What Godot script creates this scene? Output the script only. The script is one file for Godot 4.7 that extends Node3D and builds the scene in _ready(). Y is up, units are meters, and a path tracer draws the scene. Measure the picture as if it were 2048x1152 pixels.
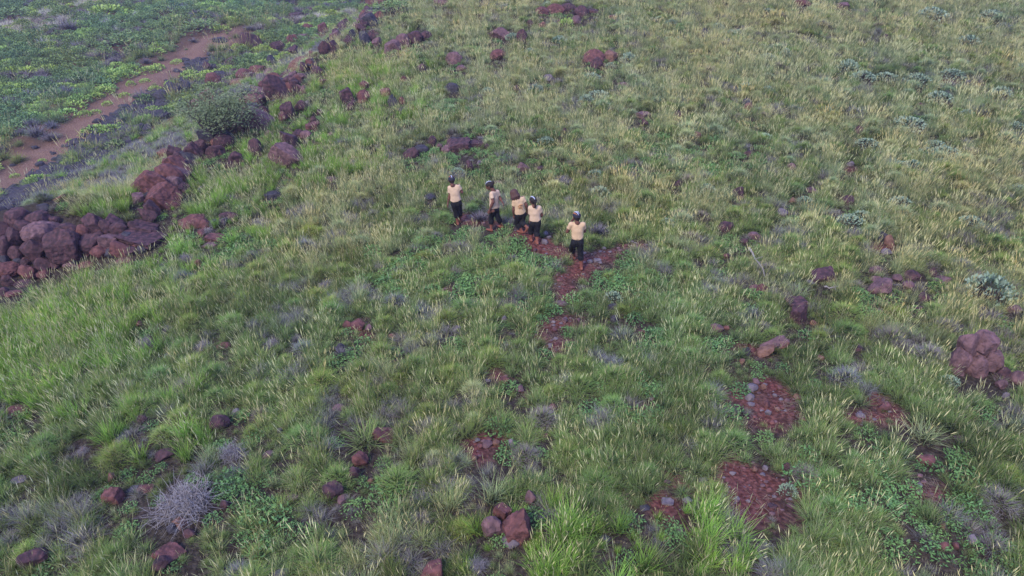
extends Node3D
# A grassy basalt hillside seen from the air, five walkers on a footpath, a valley with a dirt track beyond.

const F := 1390.6          # focal length in pixels of the 2048 x 1152 photograph
const EYE := Vector3(0, 8.2, 0)
const PITCH := -30.0
var cam_basis := Basis.from_euler(Vector3(deg_to_rad(PITCH), 0, 0))
var rng := RandomNumberGenerator.new()
var n_big := FastNoiseLite.new()
var n_mid := FastNoiseLite.new()
var n_fine := FastNoiseLite.new()
var n_cell := FastNoiseLite.new()
var n_dist := FastNoiseLite.new()
var names := {}
var M := {}
var auto_things := []      # [node, noun phrase, px, py]: labelled at the end by their surroundings
var landmarks := []
var blockers := {}         # 1 m cells -> [Vector3(x, z, radius)] where no grass grows
var bare_spots := []
var path_pts := []
var track_pts := []
var scree_pts := []
var pile_poly := PackedVector2Array()
var low_zones := {}        # the same cells -> places where grass stays short

func _ready() -> void:
	rng.seed = 77
	var cam := Camera3D.new()
	cam.name = "camera"
	cam.fov = rad_to_deg(2.0 * atan(576.0 / F))
	cam.position = EYE
	cam.rotation_degrees = Vector3(PITCH, 0, 0)
	cam.near = 0.1
	cam.far = 1500.0
	add_child(cam)
	cam.current = true
	var env := Environment.new()
	env.background_mode = Environment.BG_SKY
	var sm := ProceduralSkyMaterial.new()
	sm.sky_top_color = Color(0.54, 0.64, 0.97)
	sm.sky_horizon_color = Color(0.78, 0.82, 1.0)
	sm.sky_curve = 0.25
	sm.ground_bottom_color = Color(0.25, 0.22, 0.2)
	sm.ground_horizon_color = Color(0.6, 0.56, 0.6)
	sm.sun_angle_max = 1.0
	var sky := Sky.new()
	sky.sky_material = sm
	env.sky = sky
	env.tonemap_mode = Environment.TONE_MAPPER_LINEAR
	env.tonemap_exposure = 1.78
	env.fog_enabled = true
	env.fog_density = 0.0008
	env.fog_light_color = Color(0.80, 0.80, 0.92)
	env.sdfgi_enabled = true
	env.ssao_enabled = true
	env.ssil_enabled = true
	var we := WorldEnvironment.new()
	we.name = "world_environment"
	we.environment = env
	add_child(we)
	var sun := DirectionalLight3D.new()
	sun.name = "sun"
	sun.light_energy = 0.68
	sun.light_color = Color(1.0, 0.965, 0.91)
	sun.light_angular_distance = 18.0
	sun.shadow_enabled = true
	sun.rotation_degrees = Vector3(-44, -34, 0)
	add_child(sun)

	for q in [[n_big, 0.045, 5], [n_mid, 0.3, 6], [n_fine, 1.1, 7]]:
		q[0].noise_type = FastNoiseLite.TYPE_SIMPLEX_SMOOTH
		q[0].frequency = q[1]
		q[0].seed = q[2]
		q[0].fractal_octaves = 2
	for q in [n_cell, n_dist]:
		q.noise_type = FastNoiseLite.TYPE_CELLULAR
		q.frequency = 1.45
		q.seed = 11
		q.cellular_jitter = 1.0
		q.fractal_type = FastNoiseLite.FRACTAL_NONE
	n_cell.cellular_return_type = FastNoiseLite.RETURN_CELL_VALUE
	n_dist.cellular_return_type = FastNoiseLite.RETURN_DISTANCE
	materials()
	var t0 := Time.get_ticks_msec()
	trails()
	ground()
	print("ground ", Time.get_ticks_msec() - t0)
	rocks()
	print("rocks ", Time.get_ticks_msec() - t0)
	people()
	print("people ", Time.get_ticks_msec() - t0)
	plants()
	print("plants ", Time.get_ticks_msec() - t0)
	grasses()
	print("grass ", Time.get_ticks_msec() - t0)
	write_labels()

# ---------------------------------------------------------------- terrain
const EDGE := [Vector2(-400, 6), Vector2(-90, 1), Vector2(-60, -4.0), Vector2(-43, -7.6), Vector2(-34.6, -9.9), Vector2(-29, -10.6), Vector2(-26.6, -11.0), Vector2(-24, -12.0), Vector2(-22.0, -12.2), Vector2(-20.9, -12.0), Vector2(-19.9, -16.2), Vector2(-18.5, -17.2), Vector2(-14, -17.6), Vector2(0, -18), Vector2(400, -18)]
const FALL := [Vector2(0, 0), Vector2(1, 0.10), Vector2(3, 0.38), Vector2(9, 0.64), Vector2(16, 0.95), Vector2(19, 1.0)]

func lerp_list(l: Array, v: float) -> float:
	for i in range(1, l.size()):
		if v <= l[i].x:
			var t: float = clampf((v - l[i - 1].x) / (l[i].x - l[i - 1].x), 0.0, 1.0)
			return lerpf(l[i - 1].y, l[i].y, t)
	return l[-1].y

func plateau(x: float, z: float) -> float:
	var b := maxf(0.0, -z - 17.0)
	var y := 0.105 * minf(b * b / (b + 6.0), 60.0)
	y += 0.05 * x if x < 0.0 else 0.035 * minf(x, 60.0)
	y += 0.22 * n_big.get_noise_2d(x, z) + 0.10 * n_mid.get_noise_2d(x, z)
	y += 0.75 * exp(-((x + 13.4) * (x + 13.4) / 6.0 + (z + 19.0) * (z + 19.0) / 2.2))
	y -= 0.55 * exp(-((x + 13.2) * (x + 13.2) / 7.0 + (z + 16.6) * (z + 16.6) / 0.8))
	return y

func valley(x: float, z: float) -> float:
	return -6.4 + 0.05 * clampf(-z - 40.0, 0.0, 160.0) + 0.35 * n_big.get_noise_2d(x * 0.7 + 50.0, z * 0.7) + 0.08 * n_mid.get_noise_2d(x, z)

func beyond(x: float, z: float) -> float:
	return lerp_list(EDGE, z) - x + 0.5 * n_mid.get_noise_2d(z * 0.6, 40.0)

func height(x: float, z: float) -> float:
	var d := beyond(x, z)
	if d <= 0.0:
		return plateau(x, z)
	var e := x + d
	var g := lerp_list(FALL, d)
	var p := plateau(lerpf(x, e, smoothstep(0.0, 3.0, d)), z)
	return lerpf(p, valley(x, z), g) + 0.12 * n_mid.get_noise_2d(x * 0.8, z * 0.8) * smoothstep(0.0, 3.0, d)

func ray(px: float, py: float) -> Vector3:
	return cam_basis * Vector3((px - 1024.0) / F, (576.0 - py) / F, -1.0)

func hit(px: float, py: float) -> Vector3:
	var d := ray(px, py)
	var t := 4.0
	var last := t
	while t < 400.0:
		var p := EYE + d * t
		if p.y < height(p.x, p.z):
			break
		last = t
		t += 0.12 + t * 0.004
	for i in 12:
		var m := (last + t) * 0.5
		var p := EYE + d * m
		if p.y < height(p.x, p.z):
			t = m
		else:
			last = m
	return EYE + d * t

func pixel(p: Vector3) -> Vector2:
	var q := cam_basis.inverse() * (p - EYE)
	return Vector2(1024.0 - q.x / q.z * F, 576.0 + q.y / q.z * F)

func trails() -> void:
	for line in [[[1285, 494], [1240, 503], [1172, 525], [1135, 552], [1120, 592]], [[1124, 640], [1106, 690]], [[1172, 525], [1110, 505], [1070, 486], [1030, 466], [985, 450], [940, 432], [915, 442]]]:
		var out := []
		for q in line:
			var p := hit(q[0], q[1])
			out.append(Vector2(p.x, p.z))
		path_pts.append(out)
	var tr := []
	for q in [[-60, 410], [20, 374], [90, 328], [150, 276], [205, 231], [265, 185], [330, 145], [390, 108], [445, 68]]:
		var p := hit(q[0], q[1])
		tr.append(Vector2(p.x, p.z))
	for q in [[-50, 436], [0, 412], [60, 385], [130, 345], [175, 312], [235, 268], [290, 232], [340, 196], [400, 165], [420, 120]]:
		var p := hit(q[0], q[1])
		scree_pts.append(Vector2(p.x, p.z))
	for q in [[-80, 650], [0, 624], [100, 588], [200, 548], [280, 530], [345, 492], [335, 450], [230, 446], [90, 430], [-80, 434]]:
		var p := hit(q[0], q[1])
		pile_poly.append(Vector2(p.x, p.z))
	tr[0] = tr[1] + (tr[0] - tr[1]) * 8.0
	track_pts.append(tr)
	for q in [[1510, 985, 0.8], [1545, 805, 0.64], [1735, 828, 0.34], [1775, 812, 0.3], [985, 886, 0.4], [1340, 1000, 0.3], [1138, 562, 0.42], [1195, 520, 0.42], [1090, 488, 0.36], [1112, 660, 0.4], [1040, 468, 0.3], [1020, 755, 0.3], [1770, 492, 0.34], [715, 655, 0.34], [1840, 962, 0.28], [1290, 818, 0.2], [1105, 815, 0.2], [1155, 650, 0.3], [900, 580, 0.25], [965, 558, 0.22], [1900, 166, 0.5], [1945, 175, 0.5], [1225, 395, 0.3], [860, 400, 0.3], [1285, 660, 0.22], [1700, 340, 0.3], [1960, 235, 0.4], [1490, 700, 0.3]]:
		var p := hit(q[0], q[1])
		bare_spots.append(Vector3(p.x, p.z, q[2]))

func seg_dist(p: Vector2, lines: Array) -> float:
	var best := 1e6
	for l in lines:
		for i in range(1, l.size()):
			best = minf(best, p.distance_squared_to(Geometry2D.get_closest_point_to_segment(p, l[i - 1], l[i])))
	return sqrt(best)

func path_near(x: float, z: float) -> float:      # 1 on the footpath, 0 away from it
	if z < -26.0 or z > -9.0 or x < -6.0 or x > 9.0:
		return 0.0
	var d := seg_dist(Vector2(x, z), path_pts) + 0.36 * n_fine.get_noise_2d(x * 1.1, z * 1.1) + 0.12 * n_fine.get_noise_2d(x * 4.0, z * 4.0)
	return 1.0 - smoothstep(0.12, 0.32, d)

func track_near(x: float, z: float) -> float:
	if x > -18.0 or x < -60.0:
		return 0.0
	var d := seg_dist(Vector2(x, z), track_pts) + 1.3 * n_mid.get_noise_2d(x, z) + 0.8 * n_fine.get_noise_2d(x * 0.5, z * 0.5)
	return 1.0 - smoothstep(0.9, 2.4, d)

func bare_near(x: float, z: float) -> float:
	var b := 0.0
	var wob := 0.42 * n_fine.get_noise_2d(x * 1.4 + 9.0, z * 1.4) + 0.24 * n_fine.get_noise_2d(x * 3.4, z * 3.4)
	for s in bare_spots:
		var dx: float = x - s.x
		var dz: float = z - s.y
		if absf(dx) < 1.6 and absf(dz) < 1.6:
			b = maxf(b, 1.0 - smoothstep(s.z * 0.6, s.z * 1.0, sqrt(dx * dx + dz * dz) + wob))
	return b

func axis(a: float, b: float, step: float, lo: float, hi: float) -> PackedFloat32Array:
	var out: Array[float] = []
	var v := a
	while v < b:
		out.append(v)
		v += step
	out.append(b)
	var s := step
	v = b
	while v < hi:
		s *= 1.22
		v += s
		out.append(v)
	s = step
	v = a
	while v > lo:
		s *= 1.22
		v -= s
		out.push_front(v)
	return PackedFloat32Array(out)

func ground() -> void:
	var xs := axis(-42.0, 30.0, 0.36, -500.0, 500.0)
	var zs := axis(-64.0, -3.0, 0.36, -600.0, 200.0)
	var v := PackedVector3Array()
	var c := PackedColorArray()
	var kind := PackedByteArray()
	var red := Color(0.185, 0.056, 0.046)
	for z in zs:
		for x in xs:
			var y := height(x, z)
			v.append(Vector3(x, y, z))
			var d := beyond(x, z)
			var n := n_fine.get_noise_2d(x, z) * 0.5 + 0.5
			var col: Color
			var k := 0
			if d > 15.0:
				col = Color(0.115, 0.085, 0.06).lerp(Color(0.20, 0.11, 0.07), n)
				var t := track_near(x, z)
				col = col.lerp(Color(0.25, 0.14, 0.10).lerp(Color(0.32, 0.21, 0.15), n), t)
				k = 2 if t > 0.5 else 1
			else:
				col = Color(0.055, 0.044, 0.036).lerp(Color(0.085, 0.068, 0.052), n)
				if d > 0.0:
					col = col.lerp(Color(0.14, 0.12, 0.10), smoothstep(2.0, 6.0, d))
				var pn := path_near(x, z)
				var b := maxf(pn, bare_near(x, z))
				col = col.lerp(red.lerp(Color(0.19, 0.09, 0.08), n), b)
				k = 3 if pn > 0.5 else 0
			c.append(col)
			kind.append(k)
	var nx := xs.size()
	var nrm := PackedVector3Array()
	nrm.resize(v.size())
	for j in zs.size():
		for i in nx:
			var l := v[j * nx + maxi(i - 1, 0)]
			var r := v[j * nx + mini(i + 1, nx - 1)]
			var u := v[maxi(j - 1, 0) * nx + i]
			var w := v[mini(j + 1, zs.size() - 1) * nx + i]
			nrm[j * nx + i] = (w - u).cross(r - l).normalized()
	var tri := [PackedInt32Array(), PackedInt32Array(), PackedInt32Array(), PackedInt32Array()]
	for j in zs.size() - 1:
		for i in nx - 1:
			var a := j * nx + i
			var k := kind[a]
			tri[k].append_array(PackedInt32Array([a, a + 1, a + nx + 1, a, a + nx + 1, a + nx]))
	var called := ["hillside", "valley_floor", "dirt_track", "footpath"]
	var said := ["grassy basalt hillside sloping up behind the walkers", "flat valley floor below the rocky ridge", "pale red dirt track running along the valley floor", "trodden red soil footpath under the walkers"]
	for k in 4:
		var map := {}
		var vv := PackedVector3Array()
		var nn := PackedVector3Array()
		var cc := PackedColorArray()
		var ii := PackedInt32Array()
		for t in tri[k]:
			if not map.has(t):
				map[t] = vv.size()
				vv.append(v[t])
				nn.append(nrm[t])
				cc.append(c[t])
			ii.append(map[t])
		var o := inst(called[k], mesh_of(vv, nn, cc, ii), M.soil, self)
		o.set_meta("kind", "structure")
		o.set_meta("label", said[k])

# ---------------------------------------------------------------- helpers
func numbered(called: String) -> String:
	var n: int = names.get(called, -1) + 1
	names[called] = n
	return called if n == 0 else "%s_%03d" % [called, n]

func inst(called: String, mesh: Mesh, mat: Material, parent: Node) -> MeshInstance3D:
	var o := MeshInstance3D.new()
	o.name = numbered(called) if parent == self else called
	o.mesh = mesh
	if mat:
		o.material_override = mat
	parent.add_child(o, true)
	return o

func tag(o: Node, label: String, category: String, group := "") -> void:
	if label != "":
		o.set_meta("label", label)
	o.set_meta("category", category)
	if group != "":
		o.set_meta("group", group)

func mesh_of(v: PackedVector3Array, n: PackedVector3Array, c: PackedColorArray, i: PackedInt32Array) -> ArrayMesh:
	for k in range(0, i.size(), 3):
		var p := v[i[k]]
		if (v[i[k + 1]] - p).cross(v[i[k + 2]] - p).dot(n[i[k]]) > 0.0:
			var q := i[k + 1]
			i[k + 1] = i[k + 2]
			i[k + 2] = q
	var a := []
	a.resize(Mesh.ARRAY_MAX)
	a[Mesh.ARRAY_VERTEX] = v
	if n.size() == v.size():
		a[Mesh.ARRAY_NORMAL] = n
	if c.size() == v.size():
		a[Mesh.ARRAY_COLOR] = c
	a[Mesh.ARRAY_INDEX] = i
	var m := ArrayMesh.new()
	m.add_surface_from_arrays(Mesh.PRIMITIVE_TRIANGLES, a)
	return m

func noise_tex(seed_: int, freq: float, dark: Color, light: Color, bump := false, size := 512) -> NoiseTexture2D:
	var n := FastNoiseLite.new()
	n.noise_type = FastNoiseLite.TYPE_SIMPLEX_SMOOTH
	n.seed = seed_
	n.frequency = freq
	n.fractal_octaves = 5
	var t := NoiseTexture2D.new()
	t.width = size
	t.height = size
	t.seamless = true
	t.noise = n
	if bump:
		t.as_normal_map = true
		t.bump_strength = 6.0
	else:
		var g := Gradient.new()
		g.set_color(0, dark)
		g.set_color(1, light)
		g.set_offset(0, 0.22)
		g.set_offset(1, 0.78)
		t.color_ramp = g
	return t

func lin(r: float, g: float, b: float) -> Color:
	return Color(r, g, b).linear_to_srgb()

func rock_mat(a: Color, b: Color, s: int) -> StandardMaterial3D:
	var m := StandardMaterial3D.new()
	m.albedo_texture = noise_tex(s, 0.012, a.linear_to_srgb(), b.linear_to_srgb())
	m.uv1_triplanar = true
	m.uv1_world_triplanar = true
	m.uv1_scale = Vector3(1.05, 1.05, 1.05)
	m.normal_enabled = true
	m.normal_texture = M.rock_bump
	m.normal_scale = 0.8
	m.roughness = 0.82
	m.metallic_specular = 0.35
	return m

func materials() -> void:
	M.rock_bump = noise_tex(31, 0.03, Color.BLACK, Color.WHITE, true)
	M.rock = {
		"m": rock_mat(Color(0.028, 0.017, 0.022), Color(0.112, 0.053, 0.058), 1),
		"r": rock_mat(Color(0.062, 0.027, 0.027), Color(0.19, 0.078, 0.072), 2),
		"t": rock_mat(Color(0.09, 0.045, 0.035), Color(0.22, 0.12, 0.085), 3),
		"k": rock_mat(Color(0.022, 0.022, 0.03), Color(0.065, 0.056, 0.068), 4),
		"g": rock_mat(Color(0.085, 0.07, 0.085), Color(0.18, 0.145, 0.155), 5),
		"p": rock_mat(Color(0.065, 0.038, 0.043), Color(0.19, 0.105, 0.108), 6),
	}
	var s := StandardMaterial3D.new()
	s.vertex_color_use_as_albedo = true
	s.albedo_texture = noise_tex(8, 0.035, Color(0.62, 0.6, 0.6), Color(1, 1, 1))
	s.uv1_triplanar = true
	s.uv1_world_triplanar = true
	s.uv1_scale = Vector3(0.45, 0.45, 0.45)
	s.normal_enabled = true
	s.normal_texture = noise_tex(32, 0.06, Color.BLACK, Color.WHITE, true)
	s.normal_scale = 1.0
	s.roughness = 0.95
	s.metallic_specular = 0.2
	M.soil = s
	M.leaf = leaf_mat(0.35)
	M.dry = leaf_mat(0.15)
	M.skin = flat_mat(Color.WHITE, 0.6)
	M.skin.vertex_color_use_as_albedo = true
	M.skin.subsurf_scatter_enabled = true
	M.skin.subsurf_scatter_strength = 0.05
	M.shirt = flat_mat(lin(0.54, 0.385, 0.265), 0.9)
	M.shirt_warm = flat_mat(lin(0.55, 0.38, 0.235), 0.9)
	for q in ["shirt", "shirt_warm"]:
		M[q].normal_enabled = true
		M[q].normal_texture = noise_tex(41, 0.012, Color.BLACK, Color.WHITE, true)
		M[q].uv1_triplanar = true
		M[q].uv1_scale = Vector3(2.2, 1.1, 2.2)
		M[q].normal_scale = 0.9
	M.legging = flat_mat(lin(0.012, 0.012, 0.015), 0.75)
	M.hair = flat_mat(lin(0.022, 0.016, 0.015), 0.55)
	M.brown_hair = flat_mat(lin(0.075, 0.038, 0.032), 0.55)
	M.scarf = flat_mat(lin(0.025, 0.025, 0.04), 0.8)
	M.pale = flat_mat(lin(0.40, 0.43, 0.53), 0.85)
	M.rust = flat_mat(lin(0.36, 0.13, 0.06), 0.85)
	M.print = flat_mat(lin(0.50, 0.25, 0.11), 0.9)
	M.eye = flat_mat(lin(0.02, 0.012, 0.01), 0.2)
	M.bark = flat_mat(lin(0.05, 0.04, 0.042), 0.9)
	M.dead_wood = flat_mat(lin(0.27, 0.24, 0.24), 0.9)

func flat_mat(c: Color, rough: float) -> StandardMaterial3D:
	var m := StandardMaterial3D.new()
	m.albedo_color = c
	m.roughness = rough
	m.metallic_specular = 0.3
	return m

func leaf_mat(through: float) -> StandardMaterial3D:
	var m := StandardMaterial3D.new()
	m.vertex_color_use_as_albedo = true
	m.roughness = 0.8
	m.metallic_specular = 0.15
	m.backlight_enabled = true
	m.backlight = lin(through, through, through)
	m.cull_mode = BaseMaterial3D.CULL_DISABLED
	return m

func block_grass(p: Vector3, r: float, cells := blockers) -> void:
	for i in range(int(floor(p.x - r)), int(floor(p.x + r)) + 1):
		for j in range(int(floor(p.z - r)), int(floor(p.z + r)) + 1):
			var k := Vector2i(i, j)
			if not cells.has(k):
				cells[k] = []
			cells[k].append(Vector3(p.x, p.z, r))

func blocked(x: float, z: float, grow := 0.0, cells := blockers) -> bool:
	var k := Vector2i(int(floor(x)), int(floor(z)))
	if cells.has(k):
		for b in cells[k]:
			var dx: float = b.x - x
			var dz: float = b.y - z
			if dx * dx + dz * dz < (b.z + grow) * (b.z + grow):
				return true
	return false

# ---------------------------------------------------------------- rocks
var spheres := {}

func icosphere(level: int) -> Array:
	if spheres.has(level):
		return spheres[level]
	var v: Array[Vector3] = []
	var f := []
	if level == 0:
		var t := (1.0 + sqrt(5.0)) / 2.0
		for q in [Vector3(-1, t, 0), Vector3(1, t, 0), Vector3(-1, -t, 0), Vector3(1, -t, 0), Vector3(0, -1, t), Vector3(0, 1, t), Vector3(0, -1, -t), Vector3(0, 1, -t), Vector3(t, 0, -1), Vector3(t, 0, 1), Vector3(-t, 0, -1), Vector3(-t, 0, 1)]:
			v.append(q.normalized())
		f = [[0, 11, 5], [0, 5, 1], [0, 1, 7], [0, 7, 10], [0, 10, 11], [1, 5, 9], [5, 11, 4], [11, 10, 2], [10, 7, 6], [7, 1, 8], [3, 9, 4], [3, 4, 2], [3, 2, 6], [3, 6, 8], [3, 8, 9], [4, 9, 5], [2, 4, 11], [6, 2, 10], [8, 6, 7], [9, 8, 1]]
	else:
		var s := icosphere(level - 1)
		v = s[0].duplicate()
		var mid := {}
		for t in s[1]:
			var m := []
			for e in [[t[0], t[1]], [t[1], t[2]], [t[2], t[0]]]:
				var k := Vector2i(mini(e[0], e[1]), maxi(e[0], e[1]))
				if not mid.has(k):
					mid[k] = v.size()
					v.append(((v[k.x] + v[k.y]) * 0.5).normalized())
				m.append(mid[k])
			f += [[t[0], m[0], m[2]], [t[1], m[1], m[0]], [t[2], m[2], m[1]], [m[0], m[1], m[2]]]
	spheres[level] = [v, f]
	return spheres[level]

# shape: a angular, r rounded, b blocky, s slab, d dome
func rock_mesh(seed_: int, shape: String, level: int) -> ArrayMesh:
	var r := RandomNumberGenerator.new()
	r.seed = seed_ * 7919 + 13
	var planes: Array[Vector4] = []
	var many: int = {"a": 9, "r": 11, "b": 5, "s": 7, "d": 12}[shape]
	for i in many:
		var n := Vector3(r.randfn(), r.randfn(), r.randfn()).normalized()
		planes.append(Vector4(n.x, n.y, n.z, r.randf_range(0.60, 0.95) if shape != "r" else r.randf_range(0.74, 0.98)))
	if shape == "b" or shape == "s":
		var turn := Basis.from_euler(Vector3(r.randf_range(-0.25, 0.25), r.randf_range(-0.5, 0.5), r.randf_range(-0.25, 0.25)))
		for n in [turn.x, -turn.x, turn.y, -turn.y, turn.z, -turn.z]:
			planes.append(Vector4(n.x, n.y, n.z, r.randf_range(0.58, 0.72)))
	var noise := FastNoiseLite.new()
	noise.seed = seed_
	noise.frequency = 1.3
	noise.fractal_octaves = 3
	var s := icosphere(level)
	var v := PackedVector3Array()
	var lo := Vector3(9, 9, 9)
	var hi := -lo
	var power := 54.0 if shape != "r" and shape != "d" else 36.0
	for d in s[0]:
		var total := 0.0
		for p in planes:
			var q: float = (p.x * d.x + p.y * d.y + p.z * d.z) / p.w
			if q > 0.45:
				total += pow(q, power)
		total += pow(0.92, power)
		var rad := pow(total, -1.0 / power) * (1.0 + 0.09 * noise.get_noise_3dv(d * 1.2) + 0.06 * noise.get_noise_3dv(d * 3.6))
		var w: Vector3 = d * rad
		v.append(w)
		lo = lo.min(w)
		hi = hi.max(w)
	var c := (lo + hi) * 0.5
	var h := (hi - lo) * 0.5
	for i in v.size():
		v[i] = (v[i] - c) / h
	# crisp edges: a corner takes the mean normal of those faces round it that lie within about 28 degrees of its own
	var faces := []
	var round_ := []
	round_.resize(v.size())
	for i in v.size():
		round_[i] = []
	for t in s[1]:
		var n: Vector3 = (v[t[1]] - v[t[0]]).cross(v[t[2]] - v[t[0]])
		for k in t:
			round_[k].append(n)
		faces.append(n)
	var vv := PackedVector3Array()
	var nn := PackedVector3Array()
	var idx := PackedInt32Array()
	var shared := {}
	for q in faces.size():
		var t: Array = s[1][q]
		var own: Vector3 = faces[q].normalized()
		for k in [t[0], t[2], t[1]]:
			var sum := Vector3.ZERO
			for n in round_[k]:
				if n.dot(own) > 0.88 * n.length():
					sum += n
			sum = sum.normalized()
			var key := Vector3i(sum * 200.0)
			var at := Vector4i(k, key.x, key.y, key.z)
			if not shared.has(at):
				shared[at] = vv.size()
				vv.append(v[k])
				nn.append(sum)
			idx.append(shared[at])
	return mesh_of(vv, nn, PackedColorArray(), idx)

const SHAPE_WORD := {"a": "angular", "r": "rounded", "b": "blocky", "s": "flat", "d": "domed"}
const COLOR_WORD := {"m": "maroon", "r": "rusty red", "t": "orange-brown", "k": "charcoal", "g": "grey", "p": "pinkish"}
var rock_pool := {}
var rock_count := 0

func add_rocks(text: String, group: String) -> void:
	for line in text.split("\n", false):
		var half := line.split("|")
		var q := half[0].strip_edges().split(" ", false)
		if q.size() < 7:
			continue
		add_rock(q[0].to_float(), q[1].to_float(), q[2].to_float(), q[3].to_float(), q[4], q[5], q[6].to_float(), group, half[1].strip_edges() if half.size() > 1 else "")

func add_rock(px: float, py: float, w: float, h: float, mat: String, shape: String, tilt: float, group: String, label := "") -> void:
	rock_count += 1
	if "ridge" in group or group == "rocks high on the slope":
		w *= 1.16
		h *= 1.18
	if "heaped" in group:
		w *= 1.1
		h *= 1.1
	var p := hit(px, py + h * 0.2)
	var dist := (p - EYE).dot(-cam_basis.z)
	var m := dist / F
	var look := asin(clampf(-ray(px, py).normalized().y, 0.05, 0.95))
	var sx := w * m * 0.5
	var sz := clampf(sx * 0.8, 0.35 * h * m, 1.1 * h * m)
	var tall := h * m * 0.5
	var sy := sqrt(maxf(tall * tall - pow(sz * sin(look), 2.0), pow(0.45 * tall, 2.0))) / cos(look)
	sy *= 1.12
	var up := Vector3(0, 1, 0)
	var to_eye := (EYE - p).normalized()
	var c := p + to_eye * (sy * 0.25) + up * sy * 0.25
	var q := pixel(c)
	var off := ray(px, py) - ray(q.x, q.y)
	c += Vector3(off.x, 0, 0) * dist
	c.y = maxf(minf(c.y, height(c.x, c.z) + sy * 0.55), height(c.x, c.z) - sy * 0.1)
	var level := 4 if w > 58 else (3 if w > 15 else 2)
	var mesh: ArrayMesh
	if w > 27:
		mesh = rock_mesh(rock_count, shape, level)
	else:
		var key := "%s%d_%d" % [shape, level, rock_count % 5]
		if not rock_pool.has(key):
			rock_pool[key] = rock_mesh(500 + rock_pool.size(), shape, level)
		mesh = rock_pool[key]
	var size := sx * 2.0
	var o := inst("boulder" if size > 0.55 else ("rock" if size > 0.22 else "stone"), mesh, M.rock[mat], self)
	var turn := rng.randf_range(-0.3, 0.3) + (PI if rng.randf() < 0.5 else 0.0)
	if w <= 27 and absf(w - h) < 0.4 * w:
		turn = rng.randf_range(-PI, PI)
	o.transform = Transform3D(Basis(Vector3(0, 0, 1), deg_to_rad(tilt)) * Basis(Vector3.UP, turn) * Basis.from_scale(Vector3(sx, sy, sz)), c)
	tag(o, label, "boulder" if size > 0.55 else ("rock" if size > 0.22 else "stone"), group)
	block_grass(Vector3(c.x, 0, c.z), maxf(sx, sz) * 0.72)
	var flat := Vector3(to_eye.x, 0, to_eye.z).normalized()
	var far := clampf((dist - 16.0) / 20.0, 0.0, 1.0)
	for k in 3:
		block_grass(Vector3(c.x, 0, c.z) + flat * (sz + 0.25 + (0.3 + 0.35 * far) * k), maxf(sx * 1.05, 0.18), low_zones)
	if label == "":
		var big := "small" if size < 0.28 else ("mid-sized" if size < 0.6 else ("large" if size < 1.2 else "huge"))
		auto_things.append([o, "%s %s %s %s" % [big, COLOR_WORD[mat], SHAPE_WORD[shape], o.get_meta("category")], px, py])

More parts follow.
